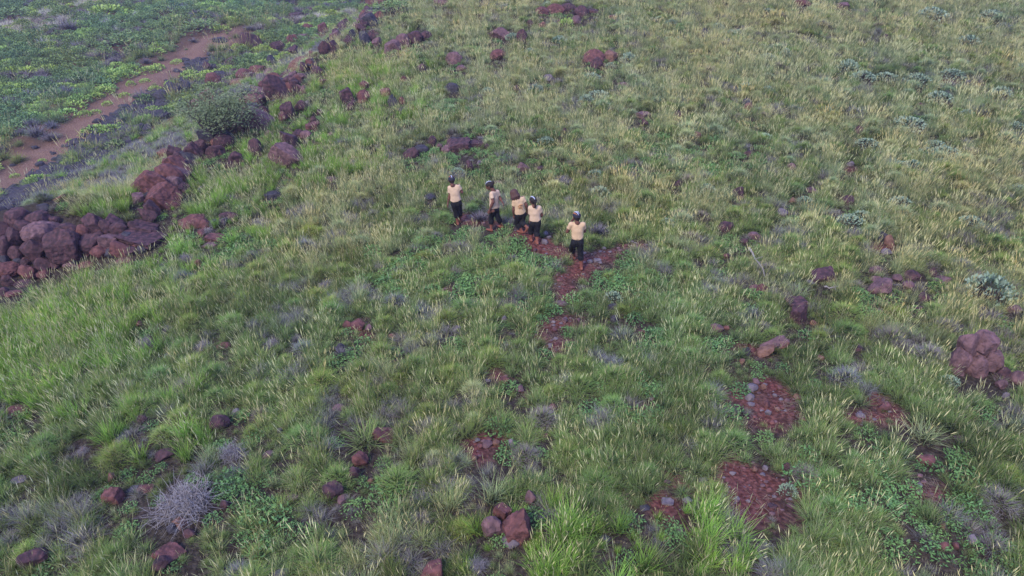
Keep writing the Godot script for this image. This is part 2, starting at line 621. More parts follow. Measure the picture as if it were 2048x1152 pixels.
func rocks() -> void:
	# the big pile at the edge of the hill on the left
	add_rocks("""36 434 60 38 m a 6 | broad purplish boulder capping the far top of the left boulder pile
78 434 46 27 m a -6 | low maroon boulder beside the broad capping boulder of the left pile
86 414 24 14 k a -4
8 462 26 36 m r 0
46 455 40 33 m r 0 | rounded maroon boulder between the capping boulder and the tilted grey slab
30 476 30 42 m a 0
86 464 70 46 p a -14 | large tilted grey-brown angular slab lying across the left boulder pile
137 457 46 26 m d 4 | smooth domed boulder behind the biggest dark boulder of the left pile
10 494 28 42 m a 0
67 498 50 48 m a 0 | dark pyramid-shaped boulder under the tilted grey-brown slab
128 489 66 64 m r 0 | biggest dark round boulder in the middle of the left pile
32 504 27 25 m r 0
189 449 36 42 m s 34 | leaning dark brown slab at the left shoulder of the pile's second mound
211 455 28 32 m a 10 | steep triangular boulder on the crown of the pile's second mound
228 444 40 24 m s -24 | flat sloping slab at the very top of the pile's second mound
238 455 34 25 m a 0
168 464 30 30 r a 10
183 484 52 36 m r 14 | long rounded dark boulder right of the biggest round boulder
217 484 38 32 p b 0 | light brown six-sided boulder with crisp edges in the left pile
241 499 30 36 r s 56 | tilted oval reddish boulder right of the six-sided boulder
202 502 38 24 r r 0
174 506 15 13 r r 0
226 470 16 13 m r 0
267 453 26 24 m d 0
288 452 52 19 m s -12 | long flat dark boulder at the right tail of the left pile
284 473 80 28 m s -10 | wide smooth sloping slab at the right end of the left pile
275 487 24 16 r r 0
261 503 26 20 m r 0
113 517 26 22 r r 0
88 527 34 28 m a 0
111 530 18 16 m a 0
141 529 28 17 p a 0 | small pinkish pointed rock in the grass below the biggest boulder
14 535 54 28 r r -4 | long rusty red boulder low at the left pile's near foot
57 545 34 34 r r 30 | rounded rusty boulder leaning against the long rusty red one
19 563 28 30 m a 0
48 568 38 20 m r 0
86 548 28 18 r a 0
172 529 30 13 r r 0
6 583 24 18 m r 0
28 585 32 13 r r 0
248 519 30 12 r r 0
52 522 22 16 m r 0
36 521 18 13 k r 0
100 505 20 18 k r 0
158 500 22 22 k r 0
150 520 20 16 k r 0
222 505 24 18 k r 0
285 497 22 18 k r 0
8 518 20 18 k r 0
62 470 18 18 k r 0
110 440 20 16 m r 0
200 470 24 18 m r 0
255 475 24 24 k r 0
305 460 24 14 m s -8
318 470 20 10 m r 0""", "boulders heaped at the left edge of the hill")
	# the small outcrop at the edge of the grass, right of the pile
	add_rocks("""386 440 60 30 r d 0 | broad brown boulder in the grass right of the left pile
411 448 26 22 r r 0
458 433 44 22 m a -8 | dark pointed slab at the right end of the small brown outcrop
448 443 17 17 g b 0
428 447 24 19 k r 0
431 475 42 17 r s -6 | flat rusty slab in the grass under the small brown outcrop
403 465 22 15 r r 0
420 489 32 11 p s 0
347 451 10 12 m r 0
397 527 18 22 r a 0
545 390 38 17 k s 8 | low charcoal slab alone in the grass above the brown outcrop
557 379 18 12 k a 0""", "rocks in the grass near the left pile")
	# the rocky ridge that runs up and away
	add_rocks("""302 389 30 32 r a 10 | red boulder at the lowest tip of the ridge
312 374 64 62 r s 48
344 352 42 52 r a 40
327 396 62 48 r s 34 | large red slab leaning on the lower ridge
324 370 28 36 r a 20
346 336 30 36 r a 0 | upright red boulder on top of the lower ridge
356 345 24 38 p s 60
370 331 36 20 m s 10
361 377 32 19 m s 30
331 306 26 14 t s 0
389 306 32 34 m s 30 | dark maroon slab on the ridge below the leafy tree
411 294 24 18 m a 0
433 287 27 21 r a 10
450 286 24 28 r a 30
477 258 30 20 t s 30 | tan slab at the right foot of the leafy tree
503 212 34 36 t r 10 | round tan boulder right of the leafy tree
494 236 24 32 p a 0
514 241 40 44 p s 54 | folded pinkish slab under the round tan boulder
551 180 38 52 m a 24 | tall maroon boulder standing on the upper ridge
527 187 26 38 p s 70
511 187 20 38 k s 80 | upright charcoal slab in the gap beside the tall maroon boulder
525 160 25 22 g a 0
548 158 27 22 r a 0
567 166 18 38 k s 75
577 180 22 26 r a 0
585 161 32 19 m a 0
598 178 17 18 p a 0
610 180 14 16 p a 0
601 155 24 16 p a 10
419 195 26 29 r b 20
431 164 27 34 r a 20 | tall rusty boulder on the skyline of the ridge above the tree
392 214 28 28 r a 0
427 207 17 16 r a 0
479 166 30 16 t s 6
500 154 30 18 p s 6
517 140 33 18 r a 0
493 151 36 24 r d 0
465 126 30 20 m a 0
413 136 22 22 m a 0
542 123 22 22 k a 0
604 128 50 26 t a 12 | big orange-brown boulder at the top of the upper ridge
622 130 16 22 k a 0
576 154 30 24 m a 0
503 84 34 38 m a 24 | large lone maroon boulder above the upper ridge
556 95 26 22 m a 0
587 84 32 26 r a 10
587 101 22 18 m a 0
615 57 26 18 r a 20
646 60 18 23 r b 10
608 76 22 15 p s 0
594 32 26 11 m s 0
618 24 18 14 m a 0
462 105 16 12 k a 0
540 145 24 16 p a 0
470 145 22 14 m a 0
441 150 20 14 k a 0""", "boulders along the rocky ridge")
	add_rocks("""579 280 26 38 m a 30 | dark upright boulder beside the big grooved slab
598 268 22 16 m a 0
625 255 30 18 r s 14
627 241 15 15 m a 0
613 270 24 16 p a 0
577 311 40 54 p s 56 | big grooved pinkish slab leaning on the bright green slope
600 316 14 10 t a 0
576 224 26 33 m a 10
601 214 24 23 m a 0
616 208 12 12 g a 0
567 236 16 22 r a 0
511 297 24 36 m a 10
470 318 31 25 m a 20
486 319 17 12 t a 0
460 331 16 14 m a 0
401 382 15 15 k a 0
659 357 26 8 p s 0
647 166 21 14 r s 10
697 197 24 34 m a 20
727 196 26 26 r a 10
729 175 17 21 r b 0
703 212 22 20 m a 0
773 190 19 22 t b 6 | orange cube-shaped rock on the slope beside the twin maroon rocks
787 204 20 26 k a 10
804 202 10 14 r a 0
662 270 14 12 p a 0
640 225 14 12 m a 0
690 160 12 10 m a 0
538 268 16 14 p a 0
528 322 14 12 k a 0
635 300 14 10 p a 0""", "rocks on the bright green slope beside the ridge")
	# the black rocks at the foot of the slope, along the dirt track
	add_rocks("""323 194 30 29 k a 0 | charcoal boulder with a brown face at the foot of the slope
351 184 30 40 k a 10 | tallest charcoal boulder beside the dirt track
372 181 28 36 k a -10
389 188 20 22 k a 0
410 185 18 16 k a 0
323 234 40 28 k d 0 | wide charcoal boulder with a reddish side below the black cluster
295 227 24 18 k a 0
441 80 30 12 k s 0
340 170 20 14 k a 0
400 170 18 14 k a 0
306 215 18 12 k a 0
276 232 18 14 k a 0
262 222 14 10 k a 0
247 244 22 18 k a 0
230 262 18 14 k a 0
216 272 20 16 k a 0
240 272 16 10 k a 0
204 292 22 16 k a 0
190 302 26 16 k s 10
170 310 18 12 k a 0
176 322 20 14 k a 0
150 318 16 12 k a 0
146 338 20 14 k a 0
128 346 24 16 k a 0
110 352 20 12 k s 0
108 366 22 14 k a 0
88 372 24 16 k a 0
70 376 20 14 k a 0
62 392 22 16 k a 0
46 388 20 12 k a 0
30 398 24 14 k a 0
40 408 20 12 k a 0
14 404 20 12 k a 0
80 398 16 12 k a 0
110 317 18 7 k s 0
25 330 12 6 k s 0
42 372 14 7 k s 0
118 396 30 10 t s 26 | long brown slab edge sticking out below the black rubble
198 256 12 8 k a 0
222 238 12 9 k a 0
155 352 14 10 k a 0
165 336 14 9 k a 0
180 340 12 8 k a 0
210 310 12 9 k a 0
226 294 14 10 r a 0
100 385 14 10 k a 0
5 418 16 12 k a 0
22 416 14 10 k a 0
418 108 12 8 k a 0
398 124 12 8 k a 0
395 150 14 10 k a 0
430 190 14 10 k a 0""", "black rocks along the dirt track")
	# outcrops higher up the hill
	add_rocks("""729 80 22 30 k a 10
746 74 24 22 m a 0
754 86 20 20 p a 0
786 94 32 22 p s 20
805 84 26 28 p a 0
826 78 30 26 m a 0
848 72 30 18 m a -6
776 102 20 10 p s 0
1000 68 40 24 p d 6 | domed pinkish boulder high on the slope above the two-toned boulder
1044 73 18 24 m a -10
995 112 30 22 r a 14
908 118 32 24 p a 6
922 135 22 9 p s 0
1189 114 42 26 r d 6 | domed top half of the split red boulder on the upper slope
1195 130 27 26 m a 0 | dark lower half of the split red boulder on the upper slope
1220 114 30 20 t b -10 | flat-faced orange-brown block at the right of the split red boulder
1084 22 24 15 r a 0
1110 18 34 18 r a 0
1137 15 32 15 m a 0
1162 25 28 22 m a -10
1152 42 22 18 p a 0
1186 24 20 10 m a 0
1120 46 18 13 p a 0
1085 50 15 11 r a 0
1060 48 16 14 m a 0
1225 35 18 8 t s 0
903 175 30 17 k a 0
807 160 13 15 r a 0
842 135 17 14 p a 0
1033 180 11 15 m a 0
1097 155 22 12 g a 0
1245 170 20 10 p a 0
1288 229 30 11 p s 0
1290 246 15 14 m a 0
1130 262 11 11 m r 0
1356 227 20 11 m a 0
1394 271 18 14 t a 0
1606 6 30 13 r a 0
1688 11 26 11 p a 0
1410 66 18 17 k a 0
1770 75 16 12 m a 0
1496 215 18 16 t a 0
1494 205 18 14 k a 0
1497 308 17 14 m r 0
1584 334 18 15 p a 0
1702 328 13 10 g r 0
1473 386 24 24 m a 0
1622 378 22 8 p s 0
1695 397 24 14 m a 0
1718 261 14 16 m a 0
1841 211 14 10 m a 0
1935 168 16 14 k a 0
745 5 30 24 r a 20
738 38 26 20 p s 30
722 52 24 12 p s 20
760 30 20 14 r a 0
735 20 16 12 m a 0
880 3 30 10 p a 0
738 361 17 11 t s 0""", "rocks high on the slope")
	add_rocks("""822 308 34 22 m a 24 | low maroon slab at the left end of the middle outcrop
842 298 34 18 k a 10
865 284 17 24 m a -10 | pointed peak rock of the middle outcrop
916 291 52 27 m s 6 | widest purple slab of the middle outcrop above the walkers
893 299 22 18 p a 0
951 288 38 16 m s -4
915 278 34 8 k s 0
974 293 14 12 m a 0
880 292 16 12 p a 0
938 332 20 23 m r 0 | egg-shaped maroon stone between the outcrop and the walkers
958 325 12 10 g r 0
1047 333 32 20 p d 0 | domed purple rock behind the walker in the darkest shirt print
1080 337 18 11 m a 0
995 364 22 8 p s 0
860 394 24 12 k a 0
1356 367 15 14 m r 0""", "rocks of the middle outcrop")
	# the right of the hill
	add_rocks("""1452 452 36 24 m a 10
1508 472 28 20 p a -8
1487 482 20 14 m a 0
1697 402 24 22 m a 0
1584 401 19 13 t a 0
1778 482 23 30 t a 20 | orange-brown wedge rock in the red patch right of the walkers
1765 475 20 24 k a 0
1773 504 22 14 g a 0
1648 550 54 33 m b 12 | five-sided maroon boulder alone in the grass right of the footpath
1593 606 44 26 m b 6 | overhanging cap stone on the tall maroon block
1597 628 32 44 m b 4 | tall maroon block standing below the five-sided boulder
1626 645 12 11 t a 0
1507 576 18 20 p a 10
1524 577 20 22 r s 60
1752 542 28 20 p d 0
1752 556 26 13 p a 0
1763 572 52 32 p a 8 | largest pinkish rock in the row of scattered rocks on the right
1794 556 22 16 p a 0
1824 550 32 22 m a 10
1817 569 28 20 p a 0
1865 544 22 20 m a 20
1883 558 34 13 p s 16 | flat pinkish stone at the right end of the scattered row
1848 596 26 23 m a 0
1838 617 18 15 m a 0
1531 700 15 34 t s 116
1540 688 15 38 p s 118 | longest upright plate of the split slab stack
1552 684 15 40 p s 120
1562 688 13 34 r s 122
1492 702 16 24 k a 0
1484 722 14 12 t a 0
1433 655 30 21 p a 0
1453 655 13 11 r a 0
2004 747 32 34 m r 0 | rounded maroon rock right of the big cracked boulder
2036 756 30 28 p a 0
2001 767 24 22 p a 0
2012 790 18 14 g a 0
1718 698 18 15 m a 0
1452 512 15 11 r a 0
1565 425 26 18 g a 0
2030 620 30 22 p a 0
1640 715 16 10 t s 0""", "rocks on the right of the hill")
	add_rocks("""1504 774 26 17 g r 0 | larger grey cobble in the pebbly red patch
1501 793 21 17 g r 0
1511 762 19 13 p r 0
1527 773 13 12 t r 0
1534 808 17 15 r a 0
1598 793 22 12 t s -14 | flat orange stone at the right rim of the pebbly red patch
1502 808 15 9 g r 0
1472 780 12 9 t r 0
1560 775 14 10 r a 0
1575 800 12 9 p a 0
1550 790 10 8 g r 0
1536 825 14 12 g a 0
1585 815 12 9 r a 0
1555 818 12 9 t a 0
1721 829 19 11 g r 0
1770 813 26 18 r a 20
1851 919 34 24 r d 0 | rusty red rock half hidden under the leaning straw grass
1926 879 32 13 m s 0
1574 935 20 22 m a 0
1510 938 14 12 t a 0
1530 935 12 10 g a 0
1545 1010 20 12 m a 0
1582 1010 18 10 m a 0
1886 1090 22 20 r a 0
1886 1050 14 12 t a 0
1945 1078 24 18 g a 0
1912 1090 16 14 r a 0
1810 1010 14 8 p a 0
1840 970 12 9 g a 0
1822 975 10 8 r a 0""", "stones in the bare red patches")
	# the near grass
	add_rocks("""763 868 50 36 r d -6 | round-backed red rock under the domed grass hummock
721 917 31 32 r r 10 | egg-shaped red rock at the top of a short row of three stones
709 946 27 30 m r 0
741 960 14 11 t r 0
974 886 23 15 p r 0
993 885 17 14 t r 0
1023 885 19 16 g r 0
978 877 14 9 r r 0
948 915 14 13 t r 0
960 890 14 10 r a 0
1005 1026 38 36 r b 0 | reddish block resting on top of the three-stone heap
984 1052 44 42 p r 0 | rounded pinkish boulder at the left of the three-stone heap
1036 1052 66 68 r a -20 | big sloping red boulder at the right of the three-stone heap
1010 1056 15 28 m s 60
1024 1078 42 30 g a 0
863 1138 56 40 r a 24 | red angular boulder cut by the bottom edge left of the three-stone heap
1061 996 23 28 p a 0
1106 814 18 14 r a 0
1038 776 24 15 p a 0
1010 757 22 14 r a 0
36 815 50 22 r d 0 | low red domed rock in the grass at the far left
285 838 20 19 m a 0
438 843 44 34 m r 0 | dark red boulder with a crack above the bright green herb
448 846 12 22 k r 0
472 822 19 13 g r 0
676 814 30 19 p a 0
330 907 42 26 m d 0 | maroon rock beside the bright green herb
238 879 24 16 g r 0
222 954 22 20 r a 0
226 992 40 34 r b 10 | red-brown rock with a raised ridge left of the silver dead bush
198 1008 26 15 m a 0
290 974 34 20 r a 0
265 978 30 14 k s 20
167 898 13 10 t r 0
667 979 44 34 m r -6 | dark purple boulder with a light flat top in the near grass
685 996 26 17 p a 0
361 1046 28 22 t b 0 | rust-stained block in the middle of a dark broken rock
344 1056 22 20 k a 0
380 1063 26 20 m a 0
70 1112 54 40 m d 0 | wide dark maroon boulder near the lower left corner
338 1104 60 26 r s -8 | flat red slab bridging a dark hollow in the near grass
325 1126 36 30 m a 0
536 908 26 17 p a 0
451 1006 20 18 m a 0
562 1145 32 16 g a 0
38 958 32 13 g a 0
587 993 24 12 p a 0
448 690 28 16 r a 0
278 647 16 12 r a 0
695 648 22 17 r a 0
716 650 30 24 r a 10 | largest of the cracked red rocks in the hollow left of the path
737 656 18 15 p a 0
912 657 24 18 g a 0
1120 606 30 14 p a 0
1229 637 22 18 k a 0
1225 614 22 16 k a 0
784 672 16 10 t a 0
1008 637 14 12 g a 0
680 695 18 20 k a 0
330 1010 20 12 k a 0
560 860 14 10 g a 0
1285 662 16 10 r a 0
1090 870 14 8 r a 0
1255 1045 18 10 g a 0
1335 1002 26 10 g s 0
1290 1015 22 9 k s 0
1375 998 20 9 g s 0
1210 1075 22 12 k a 0""", "rocks in the near grass")
	# stones on the footpath
	add_rocks("""1092 466 14 10 g r 0
1089 483 16 12 g r 0
1098 474 10 7 g r 0
1165 505 16 8 g a 0
1180 522 14 9 g r 0
1208 496 10 7 g r 0
1240 500 12 7 p a 0
1120 560 14 8 r a 0
1145 575 12 7 r a 0
1130 640 14 9 p a 0
1108 660 12 8 r a 0
1100 690 10 8 g a 0
1195 520 16 8 g s 0
1070 500 10 7 m a 0""", "stones on the footpath")
	# the broken face of the ridge between the boulders named above
	for line in [[[288, 410], [322, 384], [346, 338], [398, 302], [448, 286], [482, 250], [506, 224], [532, 188], [570, 168], [608, 142], [640, 112]], [[655, 95], [700, 60], [735, 36], [755, 8]]]:
		for k in range(1, line.size()):
			for q in 7:
				var t := (q + rng.randf()) / 7.0
				var w := rng.randf_range(17.0, 36.0) * (0.72 if line[k][1] < 180 else 1.0)
				add_rock(lerpf(line[k - 1][0], line[k][0], t) + rng.randfn() * 9.0, lerpf(line[k - 1][1], line[k][1], t) + rng.randfn() * 9.0, w, w * rng.randf_range(0.75, 1.35), ["m", "m", "m", "p", "r", "k"][rng.randi() % 6], ["a", "a", "b", "s"][rng.randi() % 4], rng.randf_range(-20, 60), "boulders along the rocky ridge")
	cracked_boulder()

func cracked_boulder() -> void:
	var p := hit(1938, 735)
	var m := (p - EYE).dot(-cam_basis.z) / F
	var t := Node3D.new()
	t.name = numbered("cracked_boulder")
	add_child(t)
	t.position = p
	tag(t, "big reddish boulder split by deep cracks into rounded blocks, upper right", "boulder", "")
	var k := 0
	for q in [[-14, 34, -6, 40, 40, 40, "d"], [14, 36, -4, 42, 38, 40, "d"], [-24, 12, 6, 32, 46, 36, "r"], [2, 8, 16, 40, 40, 30, "r"], [24, 18, 8, 30, 34, 34, "b"], [38, 8, 2, 30, 42, 36, "r"], [-30, -2, 14, 26, 24, 24, "r"], [4, 12, -8, 60, 50, 50, "r"]]:
		k += 1
		var o := inst("block", rock_mesh(900 + k, q[6], 4), M.rock.p, t)
		o.position = Vector3(q[0], q[1] * 1.35, q[2]) * m * 1.1
		o.scale = Vector3(q[3], q[4] * 1.3, q[5]) * m * 0.56
	block_grass(p, 46 * m)
	block_grass(p + Vector3(-0.1, 0, 0.6), 30 * m)

# ---------------------------------------------------------------- people
# a bone: [from, to, radius at from, radius at to, cut flat at its end]; the joined field is meshed as surface nets
func snet(bones: Array, k: float, cell: float, clips := []) -> Array:
	var lo := Vector3(1e6, 1e6, 1e6)
	var hi := -lo
	for b in bones:
		var r: float = maxf(b[2], b[3]) + cell * 2.0
		lo = lo.min(b[0] - Vector3(r, r, r)).min(b[1] - Vector3(r, r, r))
		hi = hi.max(b[0] + Vector3(r, r, r)).max(b[1] + Vector3(r, r, r))
	var nx := int((hi.x - lo.x) / cell) + 2
	var ny := int((hi.y - lo.y) / cell) + 2
	var nz := int((hi.z - lo.z) / cell) + 2
	var f := PackedFloat32Array()
	f.resize(nx * ny * nz)
	f.fill(9.0)
	for b in bones:
		var a: Vector3 = b[0]
		var ab: Vector3 = b[1] - a
		var ll := maxf(ab.length_squared(), 1e-9)
		var ra: float = b[2]
		var dr: float = b[3] - ra
		var cut: bool = b.size() > 4 and b[4]
		var dir := ab.normalized()
		var reach := maxf(b[2], b[3]) + k + cell * 2.0
		var l: Vector3 = (a.min(b[1]) - Vector3(reach, reach, reach) - lo) / cell
		var h: Vector3 = (a.max(b[1]) + Vector3(reach, reach, reach) - lo) / cell
		for z in range(maxi(0, int(l.z)), mini(nz - 1, int(h.z) + 1) + 1):
			for y in range(maxi(0, int(l.y)), mini(ny - 1, int(h.y) + 1) + 1):
				var at := (z * ny + y) * nx
				for x in range(maxi(0, int(l.x)), mini(nx - 1, int(h.x) + 1) + 1):
					var p := lo + Vector3(x, y, z) * cell - a
					var t := clampf(p.dot(ab) / ll, 0.0, 1.0)
					var d := (p - ab * t).length() - ra - dr * t
					if cut:
						d = maxf(d, (p - ab).dot(dir))
					var o := f[at + x]
					var hh := maxf(k - absf(o - d), 0.0) / k
					f[at + x] = minf(o, d) - hh * hh * k * 0.25
	for c in clips:
		for z in nz:
			for y in ny:
				for x in nx:
					var i := (z * ny + y) * nx + x
					f[i] = maxf(f[i], (lo + Vector3(x, y, z) * cell - c[0]).dot(c[1]))
	var id := PackedInt32Array()
	id.resize(nx * ny * nz)
	id.fill(-1)
	var v := PackedVector3Array()
	var nrm := PackedVector3Array()
	var idx := PackedInt32Array()
	var sy := nx
	var sz := nx * ny
	for z in nz - 1:
		for y in ny - 1:
			for x in nx - 1:
				var i := z * sz + y * sy + x
				var w0 := f[i]
				if absf(w0) > cell * 2.5:
					continue
				var g := [w0, f[i + 1], f[i + sy], f[i + sy + 1], f[i + sz], f[i + sz + 1], f[i + sz + sy], f[i + sz + sy + 1]]
				var inside := 0
				for q in g:
					if q < 0.0:
						inside += 1
				if inside == 0 or inside == 8:
					continue
				var sum := Vector3.ZERO
				var many := 0
				for e in [[0, 1], [2, 3], [4, 5], [6, 7], [0, 2], [1, 3], [4, 6], [5, 7], [0, 4], [1, 5], [2, 6], [3, 7]]:
					var ga: float = g[e[0]]
					var gb: float = g[e[1]]
					if (ga < 0.0) != (gb < 0.0):
						var t := ga / (ga - gb)
						sum += Vector3(e[0] & 1, (e[0] >> 1) & 1, e[0] >> 2).lerp(Vector3(e[1] & 1, (e[1] >> 1) & 1, e[1] >> 2), t)
						many += 1
				id[i] = v.size()
				v.append(lo + (Vector3(x, y, z) + sum / many) * cell)
				nrm.append(Vector3(g[1] + g[3] + g[5] + g[7] - g[0] - g[2] - g[4] - g[6], g[2] + g[3] + g[6] + g[7] - g[0] - g[1] - g[4] - g[5], g[4] + g[5] + g[6] + g[7] - g[0] - g[1] - g[2] - g[3]).normalized())
	for z in range(1, nz - 1):
		for y in range(1, ny - 1):
			for x in range(1, nx - 1):
				var i := z * sz + y * sy + x
				if id[i] < 0:
					continue
				for q in [[1, sy, sz], [sy, sz, 1], [sz, 1, sy]]:
					if (f[i] < 0.0) == (f[i + q[0]] < 0.0):
						continue
					var c0 := id[i]
					var c1 := id[i - q[1]]
					var c2 := id[i - q[1] - q[2]]
					var c3 := id[i - q[2]]
					if c1 < 0 or c2 < 0 or c3 < 0:
						continue
					if f[i] < 0.0:
						idx.append_array(PackedInt32Array([c0, c2, c1, c0, c3, c2]))
					else:
						idx.append_array(PackedInt32Array([c0, c1, c2, c0, c2, c3]))
	return [v, nrm, idx]

func join(to: Array, add: Array, t: Transform3D) -> void:
	var first: int = to[0].size()
	for i in add[0].size():
		to[0].append(t * add[0][i])
		to[1].append((t.basis * add[1][i]).normalized())
	var flip := t.basis.determinant() < 0.0
	for i in range(0, add[2].size(), 3):
		to[2].append(first + add[2][i])
		to[2].append(first + add[2][i + (2 if flip else 1)])
		to[2].append(first + add[2][i + (1 if flip else 2)])

var hand_net := []
var head_net := []

# a left hand: wrist at 0, fingers towards -y, thumb towards +x, palm towards +z, relaxed curl
func make_hand() -> Array:
	var b := [[Vector3(0, 0.01, 0), Vector3(0, -0.03, 0), 0.021, 0.024], [Vector3(-0.018, -0.035, 0), Vector3(-0.024, -0.085, 0.004), 0.014, 0.012], [Vector3(0.016, -0.035, 0), Vector3(0.024, -0.085, 0.004), 0.015, 0.012], [Vector3(0, -0.03, 0), Vector3(0, -0.085, 0.003), 0.016, 0.013]]
	var k := 0
	for q in [[0.027, 0.066], [0.009, 0.075], [-0.010, 0.070], [-0.028, 0.054]]:
		var a := Vector3(q[0], -0.086, 0.004)
		var l: float = q[1]
		var c := a + Vector3(q[0] * 0.10, -l * 0.45, 0.010)
		var d := c + Vector3(0, -l * 0.27, l * 0.18)
		var e := d + Vector3(0, -l * 0.12, l * 0.22)
		b += [[a, c, 0.0088, 0.008], [c, d, 0.008, 0.0074], [d, e, 0.0074, 0.0065]]
	b += [[Vector3(0.018, -0.022, 0.006), Vector3(0.042, -0.052, 0.018), 0.014, 0.0105], [Vector3(0.042, -0.052, 0.018), Vector3(0.050, -0.082, 0.026), 0.0098, 0.0082]]
	return snet(b, 0.006, 0.0042)

# a head: chin height 0, face towards +z
func make_head() -> Array:
	var b := [
		[Vector3(0, 0.125, -0.03), Vector3(0, 0.125, 0.012), 0.086, 0.080],
		[Vector3(0, 0.07, 0.01), Vector3(0, 0.026, 0.052), 0.060, 0.030],
		[Vector3(-0.03, 0.075, 0.045), Vector3(0.03, 0.075, 0.045), 0.034, 0.034],
		[Vector3(-0.034, 0.122, 0.074), Vector3(0.034, 0.122, 0.074), 0.016, 0.016],
		[Vector3(0, 0.108, 0.086), Vector3(0, 0.078, 0.102), 0.010, 0.015],
		[Vector3(-0.014, 0.076, 0.092), Vector3(0.014, 0.076, 0.092), 0.009, 0.009],
		[Vector3(-0.018, 0.054, 0.082), Vector3(0.018, 0.054, 0.082), 0.008, 0.008],
		[Vector3(-0.015, 0.044, 0.080), Vector3(0.015, 0.044, 0.080), 0.009, 0.009],
		[Vector3(0.083, 0.115, -0.012), Vector3(0.079, 0.085, -0.004), 0.014, 0.011],
		[Vector3(-0.083, 0.115, -0.012), Vector3(-0.079, 0.085, -0.004), 0.014, 0.011],
		[Vector3(0, 0.06, -0.03), Vector3(0, -0.03, -0.035), 0.052, 0.050],
	]
	return snet(b, 0.014, 0.0065)

func at_plane(px: float, py: float, z: float) -> Vector3:
	var d := ray(px, py)
	return EYE + d * ((z - EYE.z) / d.z)

